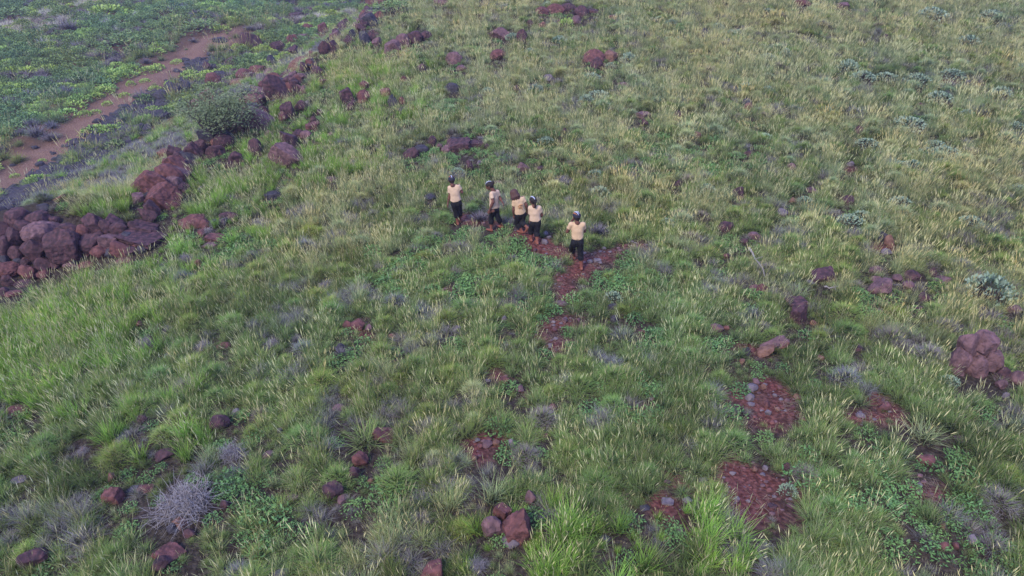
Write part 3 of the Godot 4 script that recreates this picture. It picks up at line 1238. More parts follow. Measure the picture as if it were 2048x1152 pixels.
func make_person(d: Dictionary) -> void:
	var base := hit(d.foot.x, d.foot.y)
	var t := Node3D.new()
	t.name = numbered("person")
	add_child(t)
	t.position = base
	tag(t, d.label, "person", "people walking along the hillside path")
	landmarks.append([d.mark, d.foot.x, d.foot.y - 40.0])
	var j := {}
	for k in d.j:
		var q: Array = d.j[k]
		j[k] = at_plane(q[0], q[1], base.z + q[2]) - base
	for s in ["L", "R"]:
		var q: Array = d.j["a" + s]
		if q.size() > 3:
			j["a" + s] = hit(q[0], q[1] + 4.0) - base + Vector3(0, 0.075, 0)
	if OS_PRINT:
		print(d.mark, " up ", j.neck.y, " thigh ", j.hL.distance_to(j.kL), " ", j.hR.distance_to(j.kR), " calf ", j.kL.distance_to(j.aL), " ", j.kR.distance_to(j.aR), " arm ", j.sL.distance_to(j.eL), " ", j.sR.distance_to(j.eR), " fore ", j.eL.distance_to(j.wL), " ", j.eR.distance_to(j.wR), " sh ", j.sL.distance_to(j.sR), " torso ", j.neck.distance_to((j.hL + j.hR) * 0.5))
	var hips: Vector3 = (j.hL + j.hR) * 0.5
	var chest: Vector3 = (j.neck * 0.62 + hips * 0.38)
	var body := []
	var shirt := []
	var legs := []
	# the head turns about the neck
	var face := Basis.from_euler(Vector3(deg_to_rad(d.nod), deg_to_rad(d.face), 0.0))
	var head_at: Vector3 = j.head - face * Vector3(0, 0.115, -0.01)
	body.append([j.neck - Vector3(0, 0.03, 0), head_at + face * Vector3(0, 0.02, -0.03), 0.052, 0.047])
	body.append([j.sL.lerp(j.neck, 0.12), j.sR.lerp(j.neck, 0.12), 0.050, 0.050])
	body.append([j.neck + Vector3(0, -0.05, 0), chest, 0.070, 0.086])
	var side: Vector3 = (j.sR - j.sL).normalized()
	for s in [-1.0, 1.0]:
		var top: Vector3 = chest + side * s * 0.062 + Vector3(0, 0.06, 0)
		var waist: Vector3 = chest.lerp(hips, 0.55) + side * s * 0.048
		body.append([top, waist, 0.076, 0.070])
		body.append([waist, hips + side * s * 0.065 + Vector3(0, 0.03, 0), 0.070, 0.086])
		shirt.append([top + Vector3(0, 0.03, 0), waist, 0.084, 0.088])
		var hem: Vector3 = j.hem + side * s * 0.060
		shirt.append([waist, hem, 0.088, 0.098, true])
	shirt.append([j.sL.lerp(j.neck, 0.14), j.sR.lerp(j.neck, 0.14), 0.054, 0.054])
	shirt.append([j.neck + Vector3(0, -0.07, 0), chest, 0.076, 0.096])
	shirt.append([chest, j.hem, 0.096, 0.104, true])
	legs.append([hips + side * 0.05, j.hem + side * 0.045 + Vector3(0, 0.10, 0), 0.088, 0.072])
	legs.append([hips - side * 0.05, j.hem - side * 0.045 + Vector3(0, 0.10, 0), 0.088, 0.072])
	legs.append([j.hL.lerp(hips, 0.2) + Vector3(0, 0.05, 0), j.hR.lerp(hips, 0.2) + Vector3(0, 0.05, 0), 0.090, 0.090])
	for s in ["L", "R"]:
		var e: Vector3 = j["e" + s]
		var w: Vector3 = j["w" + s]
		var sh: Vector3 = j["s" + s]
		body += [[sh, e, 0.041, 0.035], [e, e.lerp(w, 0.35), 0.037, 0.036], [e.lerp(w, 0.35), w, 0.036, 0.023]]
		shirt.append([sh, sh.lerp(e, 0.56), 0.052, 0.056, true])
		var h: Vector3 = j["h" + s]
		var kn: Vector3 = j["k" + s]
		var an: Vector3 = j["a" + s]
		var toe: Vector3 = (Basis(Vector3.UP, deg_to_rad(d.walk)) * Vector3(0, 0, 1))
		if d.j["a" + s].size() <= 3:
			toe = (toe + Vector3(0, -1.4, 0)).normalized()
		var heel := an + Vector3(0, -0.035, 0) - toe * 0.03
		body += [[h, kn, 0.082, 0.052], [kn, kn.lerp(an, 0.35), 0.051, 0.054], [kn.lerp(an, 0.35), an, 0.054, 0.032], [heel, heel + toe * 0.05, 0.034, 0.034], [heel + toe * 0.05, heel + toe * 0.175 + Vector3(0, -0.008, 0), 0.034, 0.026]]
		legs += [[h, kn, 0.090, 0.067], [kn, kn.lerp(an, d.crop * 0.5), 0.068, 0.070], [kn.lerp(an, d.crop * 0.5), kn.lerp(an, d.crop), 0.070, 0.066, true]]
	var net := snet(body, 0.03, 0.0135)
	if head_net.is_empty():
		head_net = make_head()
		hand_net = make_hand()
	join(net, head_net, Transform3D(face, head_at))
	for s in ["L", "R"]:
		var w: Vector3 = j["w" + s]
		var along: Vector3 = (w - j["e" + s]).normalized()
		var palm: Vector3 = (Vector3(hips.x, w.y, hips.z) - w)
		palm = (palm - along * palm.dot(along)).normalized()
		var b := Basis((-along).cross(palm), -along, palm)
		if s == "L":
			b.x = -b.x
		join(net, hand_net, Transform3D(b, w))
	var cols := PackedColorArray()
	for p in net[0]:
		var low := 1.0 - smoothstep(0.10, 0.42, p.y)
		cols.append(Color(0.145, 0.066, 0.048).lerp(Color(0.25, 0.085, 0.06), low * 0.7))
	inst("body", mesh_of(net[0], net[1], cols, net[2]), M.skin, t)
	var sn := snet(shirt, 0.035, 0.0125, [[j.neck + Vector3(0, 0.012, 0), Vector3(0, 1, 0)]])
	inst("shirt", mesh_of(sn[0], sn[1], PackedColorArray(), sn[2]), M[d.get("cloth", "shirt")], t)
	var ln := snet(legs, 0.028, 0.0125)
	inst("leggings", mesh_of(ln[0], ln[1], PackedColorArray(), ln[2]), M.legging, t)
	for s in [-1.0, 1.0]:
		var e := SphereMesh.new()
		e.radius = 0.0105
		e.height = 0.021
		e.radial_segments = 10
		e.rings = 6
		inst("eye", e, M.eye, t).position = head_at + face * Vector3(0.034 * s, 0.106, 0.078)
	# hair and head covering
	var hair := [[Vector3(0, 0.132, -0.034), Vector3(0, 0.134, 0.008), 0.091, 0.084], [Vector3(0, 0.09, -0.05), Vector3(0, 0.07, -0.05), 0.072, 0.06]]
	var cut := [[Vector3(0, 0.15, 0.055), Vector3(0, -0.55, 0.83)]]
	if d.hair == "long":
		for q in [[-0.085, -0.01], [-0.07, -0.06], [-0.03, -0.09], [0.03, -0.09], [0.07, -0.06], [0.085, -0.01], [-0.088, 0.03], [0.088, 0.03]]:
			hair.append([Vector3(q[0] * 0.75, 0.15, q[1] * 0.8), Vector3(q[0] * 1.12, 0.02, q[1] * 1.15), 0.034, 0.034])
			hair.append([Vector3(q[0] * 1.12, 0.02, q[1] * 1.15), Vector3(q[0] * 1.15, -0.045, q[1] * 1.05), 0.032, 0.02])
	if d.has("bun"):
		hair += d.bun
	var hn := snet(hair, 0.02, 0.0085, [] if d.hair == "long" else cut)
	var ho := inst("hair", mesh_of(hn[0], hn[1], PackedColorArray(), hn[2]), M.brown_hair if d.hair == "long" else M.hair, t)
	ho.transform = Transform3D(face, head_at)
	if d.has("streaks"):
		var sc := [] if d.get("bare", false) else snet([[Vector3(0, 0.136, -0.036), Vector3(0, 0.138, 0.004), 0.0945, 0.087]], 0.02, 0.0085, [[Vector3(0, 0.125, -0.03), Vector3(0, -0.93, 0.36)]])
		var so := ho
		if sc.size():
			so = inst("head_scarf", mesh_of(sc[0], sc[1], PackedColorArray(), sc[2]), M.scarf, t)
			so.transform = Transform3D(face, head_at)
		for q in d.streaks:
			var arc := []
			var last := Vector3.ZERO
			for i in 7:
				var a := lerpf(-1.05, 1.25, i / 6.0)
				var p := Vector3(0, 0.138, -0.018) + Basis(Vector3(0, 0, 1), q[0]) * Vector3(0, cos(a) * 0.088, -sin(a) * 0.098)
				if i > 0:
					arc.append([last, p, q[1], q[1] * 0.9])
				last = p
			var an := snet(arc, 0.004, 0.0065)
			var ao := inst("scarf_stripe" if sc.size() else "pale_braid", mesh_of(an[0], an[1], PackedColorArray(), an[2]), M[q[2]], so)
	if d.has("print"):
		var back: Vector3 = side.cross(Vector3.UP)
		if back.z < 0.0:
			back = -back
		for q in d.print:
			var pr := snet([[Vector3(q[0], q[1], 0), Vector3(q[2], q[3], 0), q[4], q[4]]], 0.004, 0.006)
			var flat := PackedVector3Array()
			for p in pr[0]:
				flat.append(Vector3(p.x, p.y, p.z * 0.25))
			var po := inst("shirt_print", mesh_of(flat, pr[1], PackedColorArray(), pr[2]), M.print, t)
			po.transform = Transform3D(Basis(side, Vector3.UP, side.cross(Vector3.UP)).orthonormalized(), chest + back * 0.124)
	block_grass(base, 0.3)
	for k in 3:
		block_grass(base + Vector3(0, 0, 0.25 + 0.35 * k), 0.3, low_zones)

const OS_PRINT := false

func people() -> void:
	make_person({"label": "person with a hand raised to the face, nearest and rightmost of the five walkers", "mark": "the nearest walker", "foot": Vector2(1163, 541), "face": 205.0, "nod": 12.0, "walk": 185.0, "crop": 0.42, "hair": "short", "cloth": "shirt_warm",
		"streaks": [[-0.15, 0.017, "pale"], [0.35, 0.015, "pale"], [-0.72, 0.016, "rust"]],
		"j": {"head": [1153, 433, 0], "neck": [1155, 445, 0], "sL": [1141.5, 449, 0], "sR": [1167, 449, 0], "eL": [1134.5, 463, -0.06], "wL": [1141, 448, -0.2], "eR": [1169, 462, -0.10], "wR": [1160, 461, -0.30], "hem": [1154.5, 475, 0], "hL": [1149, 485, 0], "hR": [1160, 485, 0], "kL": [1143.5, 496, -0.22], "aL": [1149, 514, -0.2, 1], "kR": [1161, 509, -0.05], "aR": [1163, 536, 0, 1]}})
	make_person({"label": "person with braided dark hair walking second from the right, left arm hanging straight down", "mark": "the second walker from the right", "foot": Vector2(1075, 487), "face": 212.0, "nod": 14.0, "walk": 200.0, "crop": 0.45, "hair": "short", "bare": true, "bun": [[Vector3(0, 0.08, -0.11), Vector3(0.01, -0.03, -0.10), 0.026, 0.022], [Vector3(0.01, -0.03, -0.10), Vector3(0.02, -0.11, -0.075), 0.022, 0.014]],
		"streaks": [[-0.25, 0.016, "pale"]],
		"j": {"head": [1066, 401, 0], "neck": [1069, 411, 0], "sL": [1060, 416, 0], "sR": [1079, 416, 0], "eL": [1061, 436, -0.02], "wL": [1060, 451, -0.1], "eR": [1083.5, 430, -0.04], "wR": [1080, 434, -0.28], "hem": [1071, 440, 0], "hL": [1065.5, 447, 0], "hR": [1075.5, 446, 0], "kL": [1062, 459, -0.12], "aL": [1062.5, 479, 0, 1], "kR": [1073.5, 464, -0.04], "aR": [1074.5, 485, 0, 1]}})
	make_person({"label": "person with shoulder-length brown hair and a brown print on the shirt, stepping left", "mark": "the long-haired walker", "foot": Vector2(1044, 467), "face": 235.0, "nod": 28.0, "walk": 235.0, "crop": 0.62, "hair": "long", "cloth": "shirt_warm",
		"print": [[-0.02, 0.03, 0.05, 0.02, 0.018], [-0.05, -0.05, 0.0, -0.02, 0.016], [0.01, -0.06, 0.03, -0.10, 0.014], [-0.06, 0.01, -0.05, -0.02, 0.012], [0.05, -0.03, 0.06, -0.05, 0.012]],
		"j": {"head": [1028, 386, -0.04], "neck": [1035.5, 395, 0], "sL": [1028, 402, 0.04], "sR": [1046, 396, -0.05], "eL": [1027, 419, 0.03], "wL": [1027.5, 430, -0.05], "eR": [1052.5, 410, -0.02], "wR": [1054, 421, -0.08], "hem": [1041, 426, 0], "hL": [1036.5, 431, 0.03], "hR": [1046, 430, -0.03], "kL": [1033, 446, -0.06], "aL": [1044, 463, 0, 1], "kR": [1044, 446, 0.0], "aR": [1055, 455, 0.16]}})
	make_person({"label": "person seen from the side with head bowed, striding left with arms held out", "mark": "the bowed walker", "foot": Vector2(983, 464), "face": 262.0, "nod": 30.0, "walk": 240.0, "crop": 0.55, "hair": "short", "bare": true, "bun": [[Vector3(0, 0.15, -0.13), Vector3(0, 0.13, -0.135), 0.042, 0.038]],
		"streaks": [[0.15, 0.014, "pale"]],
		"j": {"head": [979, 371, 0.0], "neck": [987, 380, 0], "sL": [983, 388, 0.11], "sR": [995, 384, -0.08], "eL": [986, 404, 0.19], "wL": [979, 420, 0.15], "eR": [1000, 396.5, -0.08], "wR": [1004, 403, 0.0], "hem": [990, 415, 0], "hL": [985.5, 421, 0.03], "hR": [992, 421, -0.03], "kL": [982.5, 435, -0.05], "aL": [982.5, 459, 0, 1], "kR": [996, 436, -0.05], "aR": [1004, 452, 0, 1]}})
	make_person({"label": "person in a colourful head scarf farthest left of the walkers, one arm bent forward", "mark": "the leftmost walker", "foot": Vector2(916, 452), "face": 195.0, "nod": 20.0, "walk": 195.0, "crop": 0.5, "hair": "short",
		"streaks": [[0.0, 0.017, "pale"], [-0.6, 0.015, "rust"], [0.62, 0.014, "rust"]],
		"j": {"head": [903, 360, -0.02], "neck": [907, 370, 0], "sL": [899, 376, 0], "sR": [917, 372.5, 0], "eL": [899.5, 392, 0], "wL": [896, 405, 0.0], "eR": [924, 384, -0.02], "wR": [919, 379, -0.26], "hem": [911.5, 401, 0], "hL": [908, 408, 0], "hR": [917.5, 407, 0], "kL": [912, 425, -0.05], "aL": [916, 446, 0, 1], "kR": [919.5, 421, -0.1], "aR": [921, 440, 0, 1]}})

# ---------------------------------------------------------------- plants
class Tuft:
	var v := PackedVector3Array()
	var n := PackedVector3Array()
	var c := PackedColorArray()
	var i := PackedInt32Array()
	var r := RandomNumberGenerator.new()

	func dir() -> Vector3:
		var a := r.randf() * TAU
		return Vector3(cos(a), 0, sin(a))

	# a tapered strip that leaves BASE towards OUT, LEAN radians from upright, and droops
	func blade(base: Vector3, out: Vector3, lean: float, length: float, width: float, droop: float, c0: Color, c1: Color, steps := 2) -> Vector3:
		var first := v.size()
		var side := out.cross(Vector3.UP)
		side = (side * cos(0.6) + out * sin(r.randf_range(-1.2, 1.2))).normalized()
		var last := base
		for k in steps + 1:
			var t := float(k) / steps
			var p := base + out * (length * (sin(lean) * t + droop * t * t)) + Vector3.UP * (length * (cos(lean) * t - 0.6 * droop * t * t))
			var along := (p - last).normalized() if k > 0 else Vector3.UP
			var nn := (side.cross(along) if k > 0 else out).normalized()
			if nn.y < 0.0:
				nn = -nn
			nn = (nn + Vector3(0, 0.5, 0)).normalized()
			var w := width * (1.0 - t) * 0.5
			var col := c0.lerp(c1, t)
			if k == steps:
				v.append(p)
				n.append(nn)
				c.append(col)
			else:
				v.append(p - side * w)
				v.append(p + side * w)
				n.append(nn)
				n.append(nn)
				c.append(col)
				c.append(col)
			last = p
		for k in steps:
			var a := first + k * 2
			if k == steps - 1:
				i.append_array(PackedInt32Array([a, a + 1, a + 2]))
			else:
				i.append_array(PackedInt32Array([a, a + 1, a + 3, a, a + 3, a + 2]))
		return last

	# a slim spindle of two crossed leaves: a seed head
	func spike(at: Vector3, along: Vector3, length: float, width: float, col: Color) -> void:
		var s := along.cross(Vector3(0.3, 0.2, 0.9)).normalized()
		for q in 2:
			var first := v.size()
			for p in [at, at + along * length * 0.45 - s * width * 0.5, at + along * length * 0.45 + s * width * 0.5, at + along * length]:
				v.append(p)
				n.append((s.cross(along) + Vector3(0, 0.7, 0)).normalized())
				c.append(col)
			i.append_array(PackedInt32Array([first, first + 2, first + 1, first + 1, first + 2, first + 3]))
			s = s.cross(along).normalized()

	func leaf(at: Vector3, towards: Vector3, length: float, width: float, col: Color) -> void:
		var s := towards.cross(Vector3(r.randfn(), r.randfn(), r.randfn())).normalized()
		var first := v.size()
		var nn := s.cross(towards).normalized()
		if nn.y < 0.0:
			nn = -nn
		nn = (nn + Vector3(0, 0.4, 0)).normalized()
		for p in [at, at + towards * length * 0.5 - s * width * 0.5, at + towards * length * 0.5 + s * width * 0.5, at + towards * length]:
			v.append(p)
			n.append(nn)
			c.append(col)
		i.append_array(PackedInt32Array([first, first + 2, first + 1, first + 1, first + 2, first + 3]))

	func made() -> ArrayMesh:
		for k in range(0, i.size(), 3):      # front faces run clockwise seen from the side that the normals point to
			var p := v[i[k]]
			if (v[i[k + 1]] - p).cross(v[i[k + 2]] - p).dot(n[i[k]] + n[i[k + 2]]) > 0.0:
				var q := i[k + 1]
				i[k + 1] = i[k + 2]
				i[k + 2] = q
		var a := []
		a.resize(Mesh.ARRAY_MAX)
		a[Mesh.ARRAY_VERTEX] = v
		a[Mesh.ARRAY_NORMAL] = n
		a[Mesh.ARRAY_COLOR] = c
		a[Mesh.ARRAY_INDEX] = i
		var m := ArrayMesh.new()
		m.add_surface_from_arrays(Mesh.PRIMITIVE_TRIANGLES, a)
		return m

func mixc(a: Color, b: Color, r: RandomNumberGenerator) -> Color:
	return a.lerp(b, r.randf())

const STRAW := Color(0.48, 0.47, 0.21)
const STRAW_PALE := Color(0.64, 0.60, 0.35)
const OLD := Color(0.125, 0.11, 0.09)

# every kind of tuft is about as large as it grows: metres
func tuft(kind: String, seed_: int) -> ArrayMesh:
	var t := Tuft.new()
	t.r.seed = seed_ * 131 + kind.hash() % 1000
	var r := t.r
	match kind:
		"hummock":       # a soft mound of fine needles with old grey growth under it and a few seed stalks
			for k in 190:
				var o := t.dir()
				var lean := r.randf_range(0.0, 1.35)
				var b := t.dir() * r.randf() * 0.13
				var green := mixc(Color(0.135, 0.26, 0.045), Color(0.31, 0.46, 0.10), r)
				t.blade(b, o, lean, r.randf_range(0.24, 0.38) * (1.0 - 0.12 * lean), 0.010, r.randf_range(0.05, 0.35), mixc(OLD, Color(0.13, 0.13, 0.07), r), green if r.randf() < 0.86 else STRAW)
			for k in 7:
				stalk(t, 0.12, r.randf_range(0.40, 0.58), r.randf_range(0.05, 0.5))
		"mound", "greymound", "strawmound":      # a large dome of needles that leave a rounded cushion
			for k in 820:
				var o := t.dir()
				var u := sqrt(r.randf()) if k % 3 else r.randf() * 0.7
				var b := Vector3(o.x * u * 0.27, 0.20 * sqrt(1.0 - u * u), o.z * u * 0.27)
				var tip := mixc(Color(0.135, 0.26, 0.045), Color(0.31, 0.46, 0.10), r)
				if kind == "greymound":
					tip = mixc(Color(0.18, 0.165, 0.175), Color(0.33, 0.31, 0.30), r) if r.randf() < 0.8 else tip
				elif kind == "strawmound":
					tip = mixc(Color(0.32, 0.44, 0.14), Color(0.60, 0.66, 0.34), r)
				elif r.randf() < 0.12:
					tip = STRAW
				t.blade(b, (o + t.dir() * 1.1).normalized(), u * 0.9 + absf(r.randfn()) * 0.4, r.randf_range(0.08, 0.24), 0.0065, r.randf_range(0.0, 0.6), OLD.lerp(tip, 0.6), tip)
			for k in {"mound": 9, "greymound": 4, "strawmound": 34}[kind]:
				stalk(t, 0.24, r.randf_range(0.42, 0.64), r.randf_range(0.0, 0.45))
		"greyhummock":   # the same mound, dying: lavender-grey
			for k in 180:
				var o := t.dir()
				var lean := r.randf_range(0.0, 1.4)
				t.blade(t.dir() * r.randf() * 0.12, o, lean, r.randf_range(0.2, 0.34), 0.009, r.randf_range(0.1, 0.5), OLD, mixc(Color(0.20, 0.185, 0.195), Color(0.37, 0.34, 0.32), r))
			for k in 26:
				t.blade(t.dir() * r.randf() * 0.12, t.dir(), r.randf_range(0.0, 1.0), 0.32, 0.010, 0.2, OLD, Color(0.25, 0.31, 0.12))
		"seedgrass":     # upright straw stalks with pale heads over yellow-green leaves
			for k in 150:
				t.blade(t.dir() * r.randf() * 0.14, t.dir(), r.randf_range(0.0, 0.9), r.randf_range(0.2, 0.44), 0.008, r.randf_range(0.05, 0.4), mixc(OLD, Color(0.15, 0.16, 0.07), r), mixc(Color(0.27, 0.42, 0.12), Color(0.54, 0.62, 0.29), r))
			for k in 16:
				stalk(t, 0.13, r.randf_range(0.42, 0.68), r.randf_range(0.0, 0.42))
		"lush":          # wide bright green blades
			for k in 110:
				var g := mixc(Color(0.19, 0.41, 0.045), Color(0.39, 0.59, 0.10), r)
				t.blade(t.dir() * r.randf() * 0.14, t.dir(), r.randf_range(0.0, 0.75), r.randf_range(0.28, 0.55), 0.014, r.randf_range(0.02, 0.35), Color(0.10, 0.15, 0.045), g, 3)
			for k in 12:
				stalk(t, 0.14, r.randf_range(0.5, 0.7), r.randf_range(0.0, 0.4))
		"herb":          # a low deep green leafy patch
			for k in 150:
				var o := t.dir()
				var d := sqrt(r.randf()) * 0.26
				var h := r.randf_range(0.03, 0.2) * (1.0 - d * 1.8)
				t.leaf(o * d + Vector3(0, h, 0), (t.dir() + Vector3(0, r.randf_range(-0.1, 0.8), 0)).normalized(), r.randf_range(0.05, 0.085), 0.028, mixc(Color(0.10, 0.20, 0.065), Color(0.19, 0.32, 0.11), r))
			for k in 30:
				t.blade(t.dir() * r.randf() * 0.2, t.dir(), r.randf_range(0.0, 0.8), 0.26, 0.009, 0.2, OLD, Color(0.15, 0.23, 0.07))
		"sage":          # blue-green rounded leaves on a loose dome
			for k in 340:
				var o := (t.dir() * r.randf() + Vector3(0, r.randf() * 0.8, 0)).normalized()
				var p := Vector3(o.x * 0.30, o.y * 0.22, o.z * 0.30) * r.randf_range(0.75, 1.05)
				t.leaf(p, (o + t.dir() * 0.8).normalized(), r.randf_range(0.045, 0.075), 0.036, mixc(Color(0.17, 0.255, 0.165), Color(0.32, 0.40, 0.29), r))
			for k in 40:
				t.blade(Vector3.ZERO, t.dir(), r.randf_range(0.0, 1.3), 0.28, 0.008, 0.0, OLD, OLD)
		"deadbush":      # a tangle of fine pale grey twigs
			for k in 900:
				var o := t.dir()
				var b := t.dir() * r.randf() * 0.17 + Vector3(0.07 if k % 3 else -0.09, r.randf() * (0.18 if k % 3 else 0.11), 0.05 if k % 2 else -0.08)
				t.blade(b, o, r.randf_range(0.1, 2.2), r.randf_range(0.08, 0.2), 0.0055, r.randf_range(-0.5, 0.8), Color(0.15, 0.125, 0.11), mixc(Color(0.29, 0.265, 0.265), Color(0.60, 0.57, 0.58), r), 3)
		"litter":        # fallen straw
			for k in 26:
				t.blade(t.dir() * r.randf() * 0.28 + Vector3(0, r.randf_range(0.008, 0.03), 0), t.dir(), r.randf_range(1.45, 1.56), r.randf_range(0.1, 0.26), 0.007, 0.0, Color(0.26, 0.19, 0.13), Color(0.38, 0.30, 0.20))
		"cushion":       # a lime green cushion shrub of the valley, about 1 m
			for k in 260:
				var o := (t.dir() * r.randf_range(0.2, 1.0) + Vector3(0, r.randf() * 0.9, 0)).normalized()
				var p := Vector3(o.x * 0.48, o.y * 0.30, o.z * 0.48) * r.randf_range(0.72, 1.0)
				t.leaf(p, (o + t.dir() * 0.7).normalized(), r.randf_range(0.09, 0.15), 0.055, mixc(Color(0.24, 0.38, 0.08), Color(0.42, 0.54, 0.16), r))
		"bush":          # a loose small-leaved bush of the valley, about 1 m
			for k in 330:
				var o := (t.dir() * r.randf() + Vector3(0, r.randf_range(-0.1, 1.0), 0)).normalized()
				var p := Vector3(o.x * 0.5, o.y * 0.45 + 0.05, o.z * 0.5) * (0.45 + 0.6 * sqrt(r.randf()))
				t.leaf(p, (o + t.dir() * 0.9).normalized(), r.randf_range(0.08, 0.14), 0.045, mixc(Color(0.11, 0.19, 0.075), Color(0.24, 0.33, 0.13), r))
			for k in 14:
				t.blade(Vector3.ZERO, t.dir(), r.randf_range(0.1, 1.1), 0.5, 0.02, 0.1, Color(0.06, 0.05, 0.045), OLD)
		"twigbush":      # bare grey-violet twigs, about 1 m
			for k in 220:
				var o := t.dir()
				t.blade(o * r.randf() * 0.2 + Vector3(0, r.randf() * 0.12, 0), o, r.randf_range(0.0, 1.35), r.randf_range(0.28, 0.52), 0.016, r.randf_range(-0.1, 0.3), Color(0.09, 0.08, 0.085), mixc(Color(0.20, 0.185, 0.20), Color(0.34, 0.31, 0.33), r))
			for k in 50:
				var o := (t.dir() + Vector3(0, 0.6, 0)).normalized()
				t.leaf(Vector3(o.x * 0.4, o.y * 0.34, o.z * 0.4), o, 0.10, 0.03, Color(0.13, 0.17, 0.09))
		"silver":        # whitish branching twigs of the valley
			for k in 150:
				var o := t.dir()
				t.blade(o * r.randf() * 0.25, o, r.randf_range(0.0, 1.2), r.randf_range(0.3, 0.6), 0.022, r.randf_range(-0.2, 0.3), Color(0.28, 0.28, 0.27), Color(0.52, 0.54, 0.50))
	return t.made()

func stalk(t: Tuft, spread: float, length: float, lean: float) -> void:
	var r := t.r
	var o := t.dir()
	var b := o * r.randf() * spread
	var col := mixc(STRAW, STRAW_PALE, r)
	var e := t.blade(b, o, lean, length, 0.0075, r.randf_range(0.0, 0.12), Color(0.24, 0.24, 0.11), STRAW)
	var along := (o * (sin(lean) + 0.15) + Vector3.UP * cos(lean)).normalized()
	t.spike(e - along * 0.07, along, r.randf_range(0.11, 0.20), 0.0105, col)

var kinds := {}
func place(kind: String, at: Transform3D, tint: Color) -> void:
	if not kinds.has(kind):
		kinds[kind] = [[], [], []]
	var k := rng.randi() % 3
	kinds[kind][k].append([at, tint])

func seen_on_screen(p: Vector3, margin: float) -> bool:
	var q := pixel(p)
	return q.x > -margin and q.x < 2048.0 + margin and q.y > -margin * 1.2 - 40.0 and q.y < 1152.0 + margin * 1.3

func near(x: float, z: float, spots: Array) -> float:
	var b := 0.0
	for s in spots:
		var d: float = Vector2(x - s.x, z - s.y).length() / s.z
		b = maxf(b, (1.0 - smoothstep(0.6, 1.15, d)) * s.w)
	return b

func world_spots(l: Array) -> Array:
	var out := []
	for q in l:
		var p := hit(q[0], q[1])
		out.append(Vector4(p.x, p.z, q[2], q[3]))
	return out

